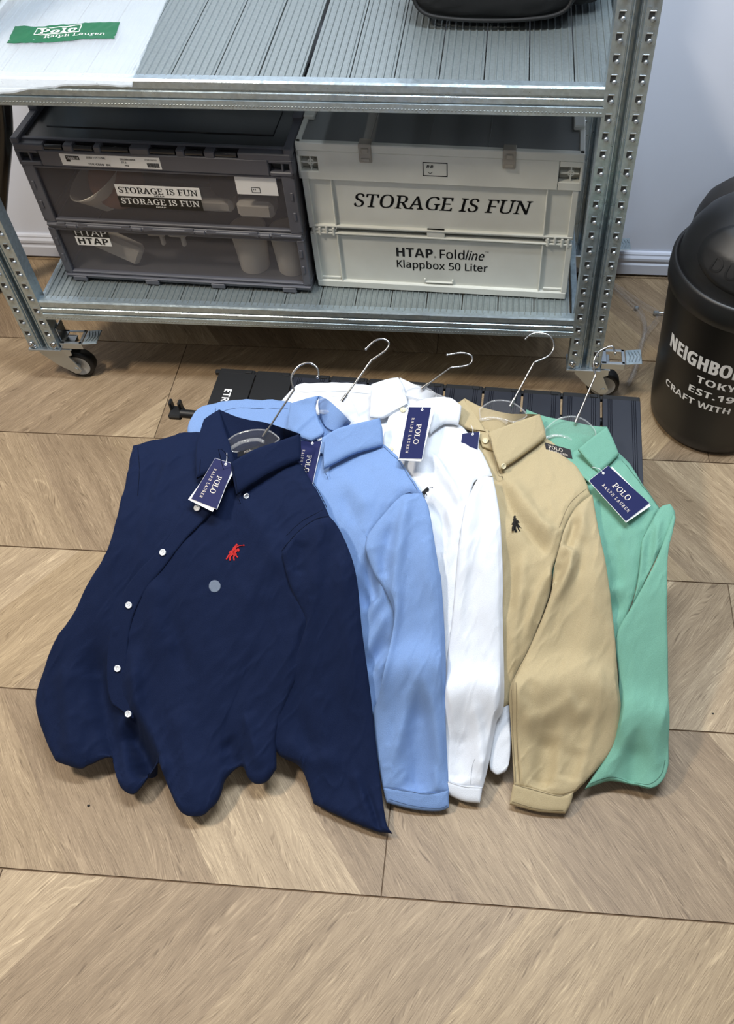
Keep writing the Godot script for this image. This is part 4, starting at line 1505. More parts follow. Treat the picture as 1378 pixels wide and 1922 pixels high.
func hang_tag(label: String, a: Array, tilt: float, back: Array, lines := true) -> void:
	# a: four corners x, y, z in millimetres: eyelet end low side, eyelet end high side, far end high side, far end low side
	var p := pts3(a)
	var t := thing("hang_tag", label, "tag", Vector3.ZERO, 0.0, "navy hang tags on the shirts")
	var ux: Vector3 = p[3] - p[0]
	var uy: Vector3 = p[1] - p[0]
	var n := ux.cross(uy).normalized()
	if n.y < 0.0:
		n = -n
	var lx := ux.length()
	var ly := uy.length()
	var place := func(x: float, y: float, d: float) -> Vector3:
		return p[0] + ux * (x / lx) + uy * (y / ly) + (p[2] - p[0] - ux - uy) * (x / lx) * (y / ly) + n * d
	var b := MB.new()
	b.prism(PackedVector2Array([Vector2(0, 0), Vector2(lx, 0), Vector2(lx, ly), Vector2(0, ly)]), -0.0008, 0.0, func(x: float, y: float, d: float) -> Vector3: return place.call(x, y, d))
	obj("card", b, M.tag_navy, t)
	b = MB.new()
	b.prism(PackedVector2Array([Vector2(-0.0006, -0.0006), Vector2(lx + 0.0006, -0.0006), Vector2(lx + 0.0006, ly + 0.0006), Vector2(-0.0006, ly + 0.0006)]), -0.0016, -0.0009, func(x: float, y: float, d: float) -> Vector3: return place.call(x, y, d))
	var turned := func(x: float, y: float, d: float) -> Vector3:
		var q := Vector2(x, y).rotated(tilt) + Vector2(back[0], back[1]) * 0.001
		return place.call(q.x, q.y, d)
	b.prism(PackedVector2Array([Vector2(0, 0), Vector2(lx, 0), Vector2(lx, ly), Vector2(0, ly)]), -0.0032, -0.0022, turned)
	obj("back_card", b, M.tag_white, t)
	b = MB.new()
	var ring := []
	for i in 17:
		ring.append(place.call(lx * 0.055 + cos(TAU * i / 16) * 0.0017, ly * 0.62 + sin(TAU * i / 16) * 0.0017, 0.0004))
	b.tube(ring, 0.0007, 6)
	b.tube([place.call(lx * 0.055, ly * 0.62, 0.0008), place.call(-0.004, ly * 0.60, 0.004), place.call(-0.014, ly * 0.45, 0.003)], 0.0005, 5)
	obj("eyelet", b, M.tag_white, t)
	if lines:
		text(t, "POLO", "Droid Serif", 400, lx * 0.39, ly * 0.22, func(x: float, y: float, d: float) -> Vector3: return place.call(lx * 0.34 + x, ly * 0.50 + y, d), M.tag_gold, 0.0, 0.0006)
		text(t, "R A L P H   L A U R E N", "Droid Serif", 400, lx * 0.68, ly * 0.115, func(x: float, y: float, d: float) -> Vector3: return place.call(lx * 0.22 + x, ly * 0.235 + y, d), M.tag_gold, 0.0, 0.0004)

func hanger(label: String, wire: Array, plate: Array, arch: Array) -> void:
	# wire, plate outline and arch as x, y, z in millimetres
	var t := thing("clothes_hanger", label, "hanger", Vector3.ZERO, 0.0, "clear plastic hangers in the shirts")
	var w := pts3(wire)
	var b := MB.new()
	var path := [w[0], w[1]]
	path.append_array(spline(w.slice(1), 8).slice(1))
	b.tube(path, 0.00165, 10)
	var n := path.size()
	var ball := []
	for i in 7:
		ball.append(Vector2(0.0026 * cos(PI * (i / 6.0 - 0.5)), 0.0026 * sin(PI * (i / 6.0 - 0.5))))
	b.lathe(ball, Transform3D(Basis(), path[n - 1]), 12)
	obj("hook", b, M.chrome, t)
	b = MB.new()
	var d: Vector3 = (path[1] - path[0]).normalized()
	b.tube([path[0] - d * 0.006, path[0] + d * 0.010], 0.0031, 10)
	obj("ferrule", b, M.chrome, t)
	var q := pts3(plate)
	var f := spline(q + [q[0]], 5)
	f.remove_at(f.size() - 1)
	var c := Vector3.ZERO
	for p in f:
		c += p / f.size()
	var ax: Vector3 = Vector3.RIGHT
	var ay: Vector3 = Vector3(0, 0.62, -0.78).normalized()
	var nn := ax.cross(ay)
	var o := PackedVector2Array()
	for p in f:
		o.append(Vector2((p - c).dot(ax), (p - c).dot(ay)))
	b = MB.new()
	b.prism(o, -0.0015, 0.0015, func(x: float, y: float, h: float) -> Vector3: return c + ax * x + ay * y + nn * h)
	obj("neck_plate", b, M.clear, t)
	b = MB.new()
	f.append(f[0])
	b.tube(f, 0.0014, 6)
	if arch.size():
		b.tube(spline(pts3(arch), 6), 0.0032, 10)
	obj("rim", b, M.clear_rim_glint, t)  # whitish tubes imitate the bright reflections along the clear edges

func fabric(key: String, c: Color, rough := 0.85, speck := 0.06) -> StandardMaterial3D:
	var m := mat(key, c, rough, 0.0, 0.3)
	cloth_seed += 1
	m.albedo_texture = noise_tex(cloth_seed, 0.18, [grey(1.0 - speck * 2.0), grey(1.0)], 256)
	m.normal_enabled = true
	m.normal_scale = 0.35
	m.normal_texture = noise_tex(cloth_seed + 7, 0.2, [], 256, true, 3.0)
	m.rim_enabled = true
	m.rim = 0.3
	m.rim_tint = 0.7
	tri_tex(m, 12.0)
	return m

func neck_label(c: Dictionary, a: Array, words: Array) -> void:
	# a woven label inside the collar: corners x, y, z in millimetres: lower left, lower right, upper right, upper left
	var p := pts3(a)
	var ux: Vector3 = p[1] - p[0]
	var uy: Vector3 = p[3] - p[0]
	var n := ux.cross(uy).normalized()
	var lx := ux.length()
	var ly := uy.length()
	var place := func(x: float, y: float, d: float) -> Vector3: return p[0] + ux * (x / lx) + uy * (y / ly) + n * d
	var b := MB.new()
	b.prism(PackedVector2Array([Vector2(0, 0), Vector2(lx, 0), Vector2(lx, ly), Vector2(0, ly)]), -0.0012, 0.0, place)
	var l := obj("neck_label", b, M.label_black, c.node.get_parent())
	for w in words:
		text(l, w[0], "Droid Serif", 400, lx * w[3], ly * w[4], func(x: float, y: float, d: float) -> Vector3: return place.call(lx * w[1] + x, ly * w[2] + y, d), M.tag_gold)

func shirts() -> void:
	fabric("navy", Color(0.047, 0.10, 0.218), 0.85, 0.03)
	fabric("navy_seam_shade", Color(0.047, 0.10, 0.218) * 0.72, 0.9, 0.02)  # thread colour darkened in each shirt to paint the shade of seam grooves
	fabric("blue", Color(0.485, 0.60, 0.785), 0.85, 0.06)
	fabric("blue_seam_shade", Color(0.485, 0.60, 0.785) * 0.72, 0.9, 0.02)
	fabric("white", Color(0.86, 0.875, 0.90), 0.85, 0.015)
	fabric("white_seam_shade", Color(0.86, 0.875, 0.90) * 0.86, 0.9, 0.02)
	fabric("khaki", Color(0.72, 0.655, 0.515), 0.85, 0.05)
	fabric("khaki_seam_shade", Color(0.72, 0.655, 0.515) * 0.72, 0.9, 0.02)
	fabric("green", Color(0.46, 0.66, 0.58), 0.85, 0.05)
	fabric("green_seam_shade", Color(0.46, 0.66, 0.58) * 0.72, 0.9, 0.02)
	mat("stitch_grey", Color(0.45, 0.45, 0.44), 0.8)
	mat("logo_red", Color(0.72, 0.06, 0.06), 0.7)
	mat("logo_black", Color(0.03, 0.03, 0.05), 0.7)
	shirt_navy()
	shirt_blue()
	shirt_white()
	shirt_khaki()
	shirt_green()
	hang_tag("navy hang tag with gold lettering on the navy shirt collar", [-136.4, 344.6, -7.8, -102.7, 343.1, 2.1, -119.5, 321.2, 78.1, -164.5, 323.9, 62.3], -0.1, [3, 4])
	hang_tag("navy hang tag on the light blue shirt, partly behind the navy collar", [-12.8, 309.0, -84.0, 25.9, 311.0, -82.0, 23.1, 302.8, 6.2, -13.9, 301.0, 2.4], -0.03, [0, 2])
	hang_tag("navy hang tag with gold lettering on the white shirt", [172.2, 328.0, -155.7, 210.5, 328.0, -157.2, 203.7, 324.0, -43.4, 165.3, 324.0, -42.3], -0.06, [2, 6])
	hang_tag("navy hang tag corner showing on the khaki shirt beside its collar button", [267.1, 293.0, -129.8, 296.8, 293.0, -136.4, 293.7, 278.1, -63.9, 261.7, 279.0, -61.3], 0, [0, 1], false)
	hang_tag("navy hang tag with gold lettering lying across the green shirt", [485.3, 290.0, -40.0, 518.8, 290.0, -74.4, 586.0, 272.6, -12.0, 544.9, 272.9, 27.8], -0.06, [2, 5])
	hanger("clear hanger with silver hook at the neck of the navy shirt", [-61.4, 351.7, -59.2, -15.4, 399.1, -118.3, -20.8, 410.1, -132.1, -17.7, 418.0, -142.0, -6.5, 425.5, -151.4, 8.7, 428.1, -154.7, 20.7, 423.9, -149.4, 24.8, 417.3, -141.2, 23.3, 413.4, -136.3], [-124.7, 343.2, -48.5, -108.5, 350.5, -57.6, -81.1, 355.5, -63.8, -56.2, 355.3, -63.6, -40.5, 349.7, -56.7, -38.8, 345.5, -51.4, -63.1, 336.3, -39.9, -112.7, 331.5, -33.9], [-118.5, 334.8, -38.0, -99.6, 342.2, -47.2, -74.8, 345.4, -51.2, -62.2, 343.2, -48.5])
	hanger("clear hanger with silver hook at the neck of the light blue shirt", [56.5, 335.7, -161.9, 102.2, 379.2, -216.3, 126.7, 390.9, -230.8, 131.8, 398.6, -240.5, 122.0, 403.0, -246.0, 106.3, 400.3, -242.7, 91.9, 391.2, -231.3], [6.0, 331.0, -156.0, 23.5, 336.2, -162.5, 45.3, 338.5, -165.3, 64.6, 336.7, -163.2, 77.6, 328.6, -153.0, 84.0, 315.2, -136.2, 64.0, 307.9, -127.1, 38.6, 317.4, -139.0, 9.6, 320.0, -142.3], [8.2, 320.0, -142.3, 24.6, 320.8, -143.2, 44.0, 318.9, -140.9, 58.2, 312.8, -133.3, 66.8, 307.1, -126.1])
	hanger("clear hanger with silver hook at the neck of the white shirt", [193.8, 322.0, -211.9, 240.0, 344.6, -240.2, 268.3, 347.7, -244.0, 277.5, 352.6, -250.2, 275.1, 359.1, -258.3, 258.7, 361.7, -261.6, 233.2, 358.8, -257.9], [155.1, 320.9, -210.5, 173.1, 323.8, -214.2, 193.4, 321.8, -211.7, 209.9, 317.2, -205.9, 216.4, 311.1, -198.3, 190.3, 308.7, -195.3, 157.7, 313.4, -201.2], [157.8, 312.1, -199.6, 173.9, 312.5, -200.1, 188.4, 307.4, -193.6])
	hanger("clear hanger with silver hook at the neck of the khaki shirt", [351.8, 312.0, -189.6, 388.0, 358.4, -247.5, 413.7, 366.7, -257.9, 421.4, 378.0, -272.1, 412.2, 388.5, -285.1, 393.2, 391.0, -288.3, 379.3, 388.9, -285.7, 371.1, 384.0, -279.6], [294.8, 303.8, -179.3, 309.1, 311.1, -188.5, 326.1, 314.7, -192.9, 348.4, 313.7, -191.7, 366.0, 308.0, -184.5, 379.0, 299.0, -173.4, 357.4, 291.5, -164.0, 332.5, 294.7, -168.0, 300.6, 292.4, -165.0], [295.7, 291.8, -164.3, 315.2, 294.8, -168.0, 332.6, 293.7, -166.6, 345.2, 289.4, -161.3])
	hanger("clear hanger with silver hook at the neck of the green shirt", [467.6, 296.0, -172.3, 496.7, 345.6, -234.3, 492.1, 357.9, -249.6, 500.5, 371.0, -266.1, 522.4, 378.0, -274.8, 529.4, 370.5, -265.4], [413.2, 284.0, -157.3, 428.5, 292.9, -168.4, 442.9, 297.4, -174.1, 464.8, 298.9, -175.9, 484.6, 294.3, -170.2, 499.9, 284.8, -158.2, 499.3, 277.1, -148.6, 479.2, 267.3, -136.4, 459.3, 272.9, -143.4, 434.5, 276.9, -148.4, 415.1, 274.8, -145.8], [413.9, 274.0, -144.8, 432.1, 277.1, -148.7, 449.3, 275.7, -146.9, 459.8, 272.3, -142.7])

func shirt_navy() -> void:
	var t := thing("shirt", "dark navy shirt on top at the left, red emblem and white buttons", "shirt", Vector3.ZERO, 0.0, "shirts fanned out on the low table")
	var body := cloth(t, "body", M.navy, [-299, -54, 66, -256, -71, 66, -192, -90, 66, -127, -83, 66, -27, -53, 66, 23, 5, 66, 43, 34, 66, 66, 73, 66], [-370, 407, 40, -330, 415, 40, -315, 408, 40, -292, 397, 40, -278, 396, 40, -267, 413, 40, -255, 438, 40, -234, 448, 40, -222, 440, 40, -209, 412, 40, -198, 397, 40, -189, 413, 40, -174, 437, 40, -149, 469, 40, -127, 475, 40, -108, 469, 40, -91, 444, 40, -85, 415, 40, -62, 396, 40, -48, 413, 40, -34, 420, 40, -18, 415, 40, -5, 395, 40], [-299, -54, 66, -293, 9, 64, -298, 76, 60, -310, 124, 58, -338, 167, 55, -365, 215, 52, -391, 247, 50, -407, 282, 47, -416, 328, 45, -394, 375, 42, -370, 407, 40], [66, 73, 66, 45, 92, 64, 23, 129, 61, 33, 170, 58, 43, 210, 55, 18, 279, 49, -7, 340, 44, -5, 395, 40], {"puff": 10, "r": 14, "wrinkle": 2, "nu": 120, "nv": 110}, [[-26, 18, [-323, 248, -308, 308, -286, 358, -265, 406]], [10, 16, [-368, 275, -356, 339, -335, 406]], [-52, 19, [-264, 345, -233, 379, -208, 418]], [16, 12, [-254, 262, -239, 333, -194, 398, -175, 428]], [9, 12, [-278, 335, -256, 386, -233, 440]], [10, 24, [-174, 330, -142, 403, -121, 465]], [-12, 16, [-91, 362, -69, 398]], [8, 14, [-60, 324, -29, 404]], [5, 10, [-212, -40, -235, 31, -244, 97, -253, 159]], [-5, 14, [-243, -20, -253, 65]], [6, 16, [-95, 37, -43, 96, 2, 149]], [5, 12, [-15, 121, -47, 151, -74, 198]], [-6, 14, [-213, 190, -183, 231, -161, 279]], [6, 18, [-228, 163, -211, 211, -198, 260]], [6, 10, [5, 167, 24, 201, -2, 278]]])
	var sleeve := cloth(t, "sleeve", M.navy, [-12, 126, 80, 5, 102, 80, 30, 80, 80, 63, 69, 80], [59, 437, 20, 107, 455, 20, 159, 471, 20, 190, 474, 20], [-12, 126, 80, 4, 164, 73, 29, 200, 66, 30, 218, 62, 4, 274, 52, -25, 339, 40, -5, 373, 34, 33, 389, 28, 59, 437, 20], [63, 69, 80, 83, 90, 76, 109, 140, 69, 123, 210, 58, 141, 288, 46, 161, 385, 32, 178, 455, 23, 190, 474, 20], {"puff": 11, "r": 20, "wrinkle": 1.8, "nu": 64, "nv": 110}, [[7, 14, [52, 71, 48, 128, 43, 178]], [-6, 12, [20, 107, 15, 151]], [6, 16, [82, 119, 103, 224, 113, 314]], [-7, 14, [22, 256, 22, 319, 59, 383]], [6, 14, [4, 356, 50, 383, 101, 380]], [-6, 5, [144, 415, 159, 446, 172, 475]], [5, 8, [120, 394, 152, 454]]])
	var placket := cloth(t, "placket", M.navy, [-132, -13, 77, -100, 0, 77], [-285, 325, 50, -253, 340, 50], [-132, -13, 77, -176, 55, 72, -207, 108, 68, -263, 163, 63, -280, 189, 60, -294, 224, 58, -298, 272, 54, -294, 306, 51, -285, 325, 50], [-100, 0, 77, -138, 66, 72, -176, 106, 69, -206, 141, 66, -242, 181, 62, -259, 216, 60, -264, 255, 57, -261, 302, 53, -247, 340, 50, -253, 340, 50], {"puff": 2.5, "r": 3, "thick": 5, "wrinkle": 0.7, "nu": 18, "nv": 90}, [])
	var inner := cloth(t, "collar_inside", M.navy, [-148, -104, 112, -107, -87, 112, -68, -80, 112, -38, -71, 112, 0, -57, 112], [-121, -41, 74, -78, -43, 74, -42, -62, 74, -12, -85, 74], [-148, -104, 112, -136, -76, 95, -121, -41, 74], [0, -57, 112, -5, -68, 97, -12, -85, 74], {"puff": 0, "r": 6, "nv": 26, "thick": 3, "wrinkle": 0.4}, [])
	var leaf2 := cloth(t, "collar_leaf", M.navy, [-169, -79, 112, -159, -93, 112, -148, -105, 112], [-166, 20, 86, -138, 4, 86, -111, -11, 86], [-169, -79, 112, -172, -54, 106, -173, -24, 98, -166, 20, 86], [-148, -105, 112, -135, -74, 104, -117, -36, 94, -107, -11, 87, -111, -11, 86], {"puff": 5, "r": 8, "nu": 32, "nv": 36, "thick": 4, "wrinkle": 0.6}, [])
	var leaf := cloth(t, "collar_leaf", M.navy, [-106, 6, 108, -68, -25, 108, -33, -43, 108, -1, -60, 108], [-95, 44, 86, -64, 19, 86, -30, -5, 86, 2, -25, 86], [-106, 6, 108, -101, 26, 96, -95, 44, 86], [-1, -60, 108, 1, -43, 97, 2, -25, 86], {"puff": 6, "r": 8, "nu": 40, "nv": 28, "thick": 4, "wrinkle": 0.6}, [])
	seam(leaf, M.navy_seam_shade, [-102, 10, -95, 32, -88, 51, -59, 29, -24, 6, 4, -10], 0.0005, "seam")
	seam(leaf2, M.navy_seam_shade, [-162, -7, -156, 29, -130, 17, -108, 5], 0.0005, "seam")
	seam(body, M.navy_seam_shade, [61, 63, 28, 74, 3, 95, -14, 118], 0.0007, "seam")
	seam(body, M.navy_seam_shade, [48, 55, 17, 70, -9, 94], 0.0005, "seam")
	seam(body, M.navy_seam_shade, [3, -30, 28, 6, 52, 45], 0.0006, "seam")
	seam(body, M.navy_seam_shade, [-286, -46, -271, -1, -266, 44], 0.0006, "seam")
	button(placket, M.button_white, -160, 62, 5.6)
	button(placket, M.button_white, -211, 126, 5.6)
	button(placket, M.button_white, -264, 196, 5.6)
	button(placket, M.button_white, -278, 278, 5.6)
	button(placket, M.button_white, -255, 337, 5.6)
	button(leaf2, M.button_white, -148, 20, 4.6)
	button(leaf, M.button_white, -82, 38, 4.8)
	rider(body, M.logo_red, -95, 117, 32.0, 0.25)
	clear_sticker(body, -123, 164)
	neck_label(body, [-105, 330, -24, -72, 330, -40, -72, 336, -44, -105, 336, -30], [["POLO", 0.3, 0.4, 0.3, 0.4]])

func shirt_blue() -> void:
	var t := thing("shirt", "light blue oxford shirt tucked between navy shirt and white shirt", "shirt", Vector3.ZERO, 0.0, "shirts fanned out on the low table")
	var body := cloth(t, "body", M.blue, [-206, -131, 50, -198, -162, 50, -184, -172, 50, -143, -184, 50, -48, -184, 50, 52, -132, 50, 130, -95, 50, 168, -55, 50, 188, -22, 50, 208, 6, 50], [47, 311, 22, 101, 312, 22, 175, 308, 22], [-206, -131, 50, -220, -108, 49, -177, -37, 46, -116, 47, 41, -62, 136, 35, -11, 231, 28, 47, 311, 22], [208, 6, 50, 177, 9, 48, 150, 38, 45, 130, 72, 42, 137, 100, 40, 165, 134, 37, 178, 195, 32, 173, 270, 25, 175, 308, 22], {"puff": 8, "r": 18, "wrinkle": 1.8, "nu": 64, "nv": 80}, [[9, 9, [122, 79, 111, 118, 108, 147]], [-12, 8, [119, 110, 135, 142, 144, 163]], [11, 8, [134, 117, 149, 138, 147, 163, 130, 188]], [-12, 8, [114, 143, 130, 171]], [10, 8, [162, 180, 140, 212, 129, 234]], [-9, 9, [170, 208, 146, 233, 134, 254]], [7, 9, [172, 232, 147, 257]], [6, 14, [76, -19, 118, 37]], [-5, 12, [71, 12, 107, 63]]])
	var sleeve := cloth(t, "sleeve", M.blue, [121, 103, 60, 125, 80, 60, 151, 47, 60, 175, 17, 60, 208, 12, 60], [169, 409, 20, 212, 411, 20, 242, 413, 20, 276, 407, 20], [121, 103, 60, 137, 133, 56, 158, 155, 52, 174, 188, 48, 166, 241, 41, 156, 289, 35, 147, 310, 32, 157, 365, 25, 169, 409, 20], [208, 12, 60, 220, 34, 58, 231, 75, 54, 242, 118, 50, 248, 139, 48, 260, 229, 38, 264, 304, 45, 271, 367, 24, 276, 407, 20], {"puff": 12, "r": 26, "nu": 56, "nv": 96, "wrinkle": 1.5}, [[10, 11, [187, 25, 179, 80, 174, 140, 175, 183]], [-9, 10, [164, 65, 153, 112, 160, 141]], [9, 9, [180, 168, 176, 200, 167, 252, 158, 295]], [-6, 10, [158, 183, 156, 239]], [6, 16, [219, 78, 235, 159, 243, 249]], [30, 33, [136, 282, 183, 265, 221, 255, 274, 265]], [10, 10, [222, 265, 203, 306, 182, 380]], [10, 10, [222, 265, 246, 311, 262, 383]], [-18, 20, [222, 291, 223, 356, 223, 414]], [4, 6, [250, 376, 259, 413]]])
	var cuff := cloth(t, "cuff", M.blue, [170, 409, 24, 213, 410, 24, 242, 412, 24, 275, 406, 24], [176, 426, 14, 218, 433, 14, 259, 433, 14, 277, 427, 14], [170, 409, 24, 172, 417, 19, 176, 426, 14], [275, 406, 24, 276, 417, 19, 277, 427, 14], {"puff": 5, "r": 7, "nu": 40, "nv": 18, "wrinkle": 0.6}, [])
	seam(cuff, M.blue_seam_shade, [172, 409, 212, 412, 242, 414, 272, 407], 0.0007, "seam")
	seam(cuff, M.blue_seam_shade, [180, 423, 218, 430, 258, 431, 274, 426], 0.0005, "seam")
	var inner := cloth(t, "collar_inside", M.blue, [11, -171, 86, 31, -159, 86, 55, -135, 86, 75, -112, 86], [13, -145, 62, 28, -120, 62, 46, -112, 62, 68, -126, 62], [11, -171, 86, 10, -159, 75, 13, -145, 62], [75, -112, 86, 72, -117, 77, 68, -126, 62], {"puff": 0, "r": 6, "nv": 22, "thick": 3, "wrinkle": 0.4}, [])
	var stand := cloth(t, "collar_band", M.blue, [13, -99, 64, 31, -104, 64], [26, -61, 60, 37, -62, 60], [13, -99, 64, 19, -81, 62, 26, -61, 60], [31, -104, 64, 34, -82, 62, 37, -62, 60], {"puff": 2, "r": 4, "nu": 16, "nv": 18, "thick": 3, "wrinkle": 0.3}, [])
	var leaf2 := cloth(t, "collar_leaf", M.blue, [-36, -147, 88, -7, -162, 88, 11, -169, 88], [-37, -102, 70, -7, -86, 70, 10, -80, 70], [-36, -147, 88, -37, -126, 79, -37, -102, 70], [11, -169, 88, 8, -147, 84, 18, -117, 79, 30, -94, 75, 10, -80, 70], {"puff": 4, "r": 7, "nu": 30, "nv": 28, "thick": 4, "wrinkle": 0.5}, [])
	var leaf := cloth(t, "collar_leaf", M.blue, [31, -71, 88, 60, -95, 88, 98, -111, 88, 125, -122, 88], [39, -23, 66, 83, -57, 66, 133, -81, 66], [31, -71, 88, 35, -47, 77, 39, -23, 66], [125, -122, 88, 131, -103, 77, 133, -81, 66], {"puff": 5, "r": 7, "nu": 36, "nv": 28, "thick": 4, "wrinkle": 0.6}, [])
	seam(leaf, M.blue_seam_shade, [36, -63, 45, -13, 87, -43, 133, -61], 0.0005, "seam")
	seam(body, M.blue_seam_shade, [205, 9, 175, 13, 150, 42, 128, 71], 0.0007, "seam")
	seam(body, M.blue_seam_shade, [134, -83, 166, -51, 185, -18, 199, 2], 0.0007, "seam")
	seam(body, M.blue_seam_shade, [-180, -162, -176, -144], 0.0006, "seam")
	seam(body, M.blue_seam_shade, [-173, -148, -135, -161, -48, -164], 0.0006, "seam")
	button(leaf, M.button_white, 51, -23, 5)
	button(stand, M.button_white, 22, -88, 5)

func shirt_white() -> void:
	var t := thing("shirt", "white cotton shirt in the middle of the five, black emblem beside its placket", "shirt", Vector3.ZERO, 0.0, "shirts fanned out on the low table")
	var body := cloth(t, "body", M.white, [-73, -194, 36, -52, -235, 36, -28, -247, 36, 94, -248, 36, 197, -205, 36, 258, -163, 36, 287, -124, 36, 305, -94, 36, 323, -47, 36], [218, 294, 18, 236, 293, 18, 258, 292, 18], [-73, -194, 36, -22, -105, 34, 76, -1, 24, 161, 88, 18, 194, 188, 14, 218, 294, 18], [323, -47, 36, 294, -33, 35, 286, 13, 33, 278, 65, 30, 270, 167, 25, 262, 243, 21, 258, 292, 18], {"puff": 8, "r": 18, "wrinkle": 1.8, "nu": 64, "nv": 80}, [[15, 9, [209, -90, 237, -49, 259, -12, 272, 23]], [-11, 10, [225, -28, 247, 2, 260, 27]], [12, 7, [209, 1, 233, -5, 249, 10, 258, 51]], [-10, 8, [214, 15, 235, 24, 244, 54]], [-7, 14, [248, -83, 272, -37]], [6, 10, [275, 24, 262, 60, 251, 107]], [-6, 10, [251, 52, 246, 92]], [4, 10, [252, -107, 282, -61]]])
	var sleeve := cloth(t, "sleeve", M.white, [279, 25, 44, 287, -1, 44, 301, -35, 44, 324, -36, 44], [271, 394, 18, 299, 398, 18, 330, 397, 18], [279, 25, 44, 273, 81, 41, 268, 177, 34, 260, 246, 29, 257, 301, 25, 264, 365, 20, 271, 394, 18], [324, -36, 44, 333, 5, 42, 340, 46, 40, 348, 131, 35, 349, 163, 33, 358, 280, 25, 347, 310, 23, 338, 361, 20, 330, 397, 18], {"puff": 11, "r": 24, "nv": 96, "wrinkle": 1.4}, [[5, 10, [298, -11, 288, 62, 282, 138]], [6, 16, [327, 60, 337, 171, 343, 275]], [-6, 14, [299, 108, 296, 208]], [28, 32, [254, 293, 300, 277, 365, 284]], [9, 10, [306, 294, 321, 332, 325, 383]], [-11, 16, [290, 327, 291, 393]], [5, 8, [348, 292, 334, 346, 328, 391]]])
	var cuff := cloth(t, "cuff", M.white, [272, 393, 22, 298, 397, 22, 329, 397, 22], [274, 408, 14, 300, 416, 14, 326, 417, 14], [272, 393, 22, 271, 401, 18, 274, 408, 14], [329, 397, 22, 328, 407, 18, 326, 417, 14], {"puff": 5, "r": 7, "nu": 32, "nv": 18, "wrinkle": 0.5}, [])
	seam(cuff, M.white_seam_shade, [273, 394, 299, 399, 327, 399], 0.0007, "seam")
	seam(sleeve, M.white_seam_shade, [310, 395, 311, 373, 315, 362], 0.0006, "seam")
	var tail := cloth(t, "shirt_tail", M.white, [340, 277, 8, 356, 269, 8, 367, 274, 8], [341, 368, 10, 352, 374, 10, 365, 369, 10], [340, 277, 8, 340, 320, 9, 339, 357, 10, 341, 368, 10], [367, 274, 8, 371, 312, 9, 372, 346, 10, 369, 363, 10, 365, 369, 10], {"puff": 4, "r": 8, "nu": 24, "nv": 30, "wrinkle": 1}, [])
	var inner := cloth(t, "collar_inside", M.white, [147, -237, 72, 178, -220, 72, 208, -205, 72, 235, -192, 72], [154, -205, 48, 175, -180, 48, 198, -194, 48, 234, -212, 48], [147, -237, 72, 150, -220, 59, 154, -205, 48], [235, -192, 72, 234, -202, 60, 234, -212, 48], {"puff": 0, "r": 6, "nv": 22, "thick": 3, "wrinkle": 0.4}, [])
	var stand := cloth(t, "front_band", M.white, [138, -179, 52, 164, -192, 52, 176, -176, 52], [141, -77, 46, 158, -59, 46, 171, -55, 46], [138, -179, 52, 133, -149, 50, 130, -119, 49, 132, -92, 47, 141, -77, 46], [176, -176, 52, 176, -139, 50, 174, -92, 48, 171, -55, 46], {"puff": 3, "r": 5, "nu": 24, "nv": 30, "thick": 3, "wrinkle": 0.8}, [[4, 6, [132, -142, 160, -137]], [-3, 5, [131, -116, 159, -100]]])
	var leaf2 := cloth(t, "collar_leaf", M.white, [98, -214, 74, 124, -229, 74, 145, -235, 74], [102, -151, 58, 123, -150, 58, 144, -166, 58, 164, -184, 58], [98, -214, 74, 100, -184, 67, 102, -151, 58], [145, -235, 74, 157, -215, 67, 166, -186, 59, 164, -184, 58], {"puff": 4, "r": 7, "nu": 30, "nv": 28, "thick": 4, "wrinkle": 0.5}, [])
	var leaf := cloth(t, "collar_leaf", M.white, [167, -163, 74, 186, -178, 74, 212, -187, 74, 242, -188, 74, 263, -171, 74], [212, -123, 54, 220, -135, 54, 236, -148, 54, 259, -146, 54], [167, -163, 74, 193, -142, 63, 212, -123, 54], [263, -171, 74, 262, -157, 64, 259, -146, 54], {"puff": 8, "r": 12, "nu": 36, "nv": 28, "thick": 4, "wrinkle": 0.8}, [])
	button(stand, M.button_cream, 159, -172, 5.6)
	button(stand, M.button_cream, 145, -83, 5.6)
	button(leaf2, M.button_white, 117, -142, 4.5)
	seam(body, M.white_seam_shade, [322, -42, 304, -38, 293, -22, 287, 1], 0.0006, "seam")
	seam(body, M.white_seam_shade, [-55, -217, 19, -224, 94, -221], 0.0006, "seam")
	rider(body, M.logo_black, 210, -7, 25.0, 0.25)

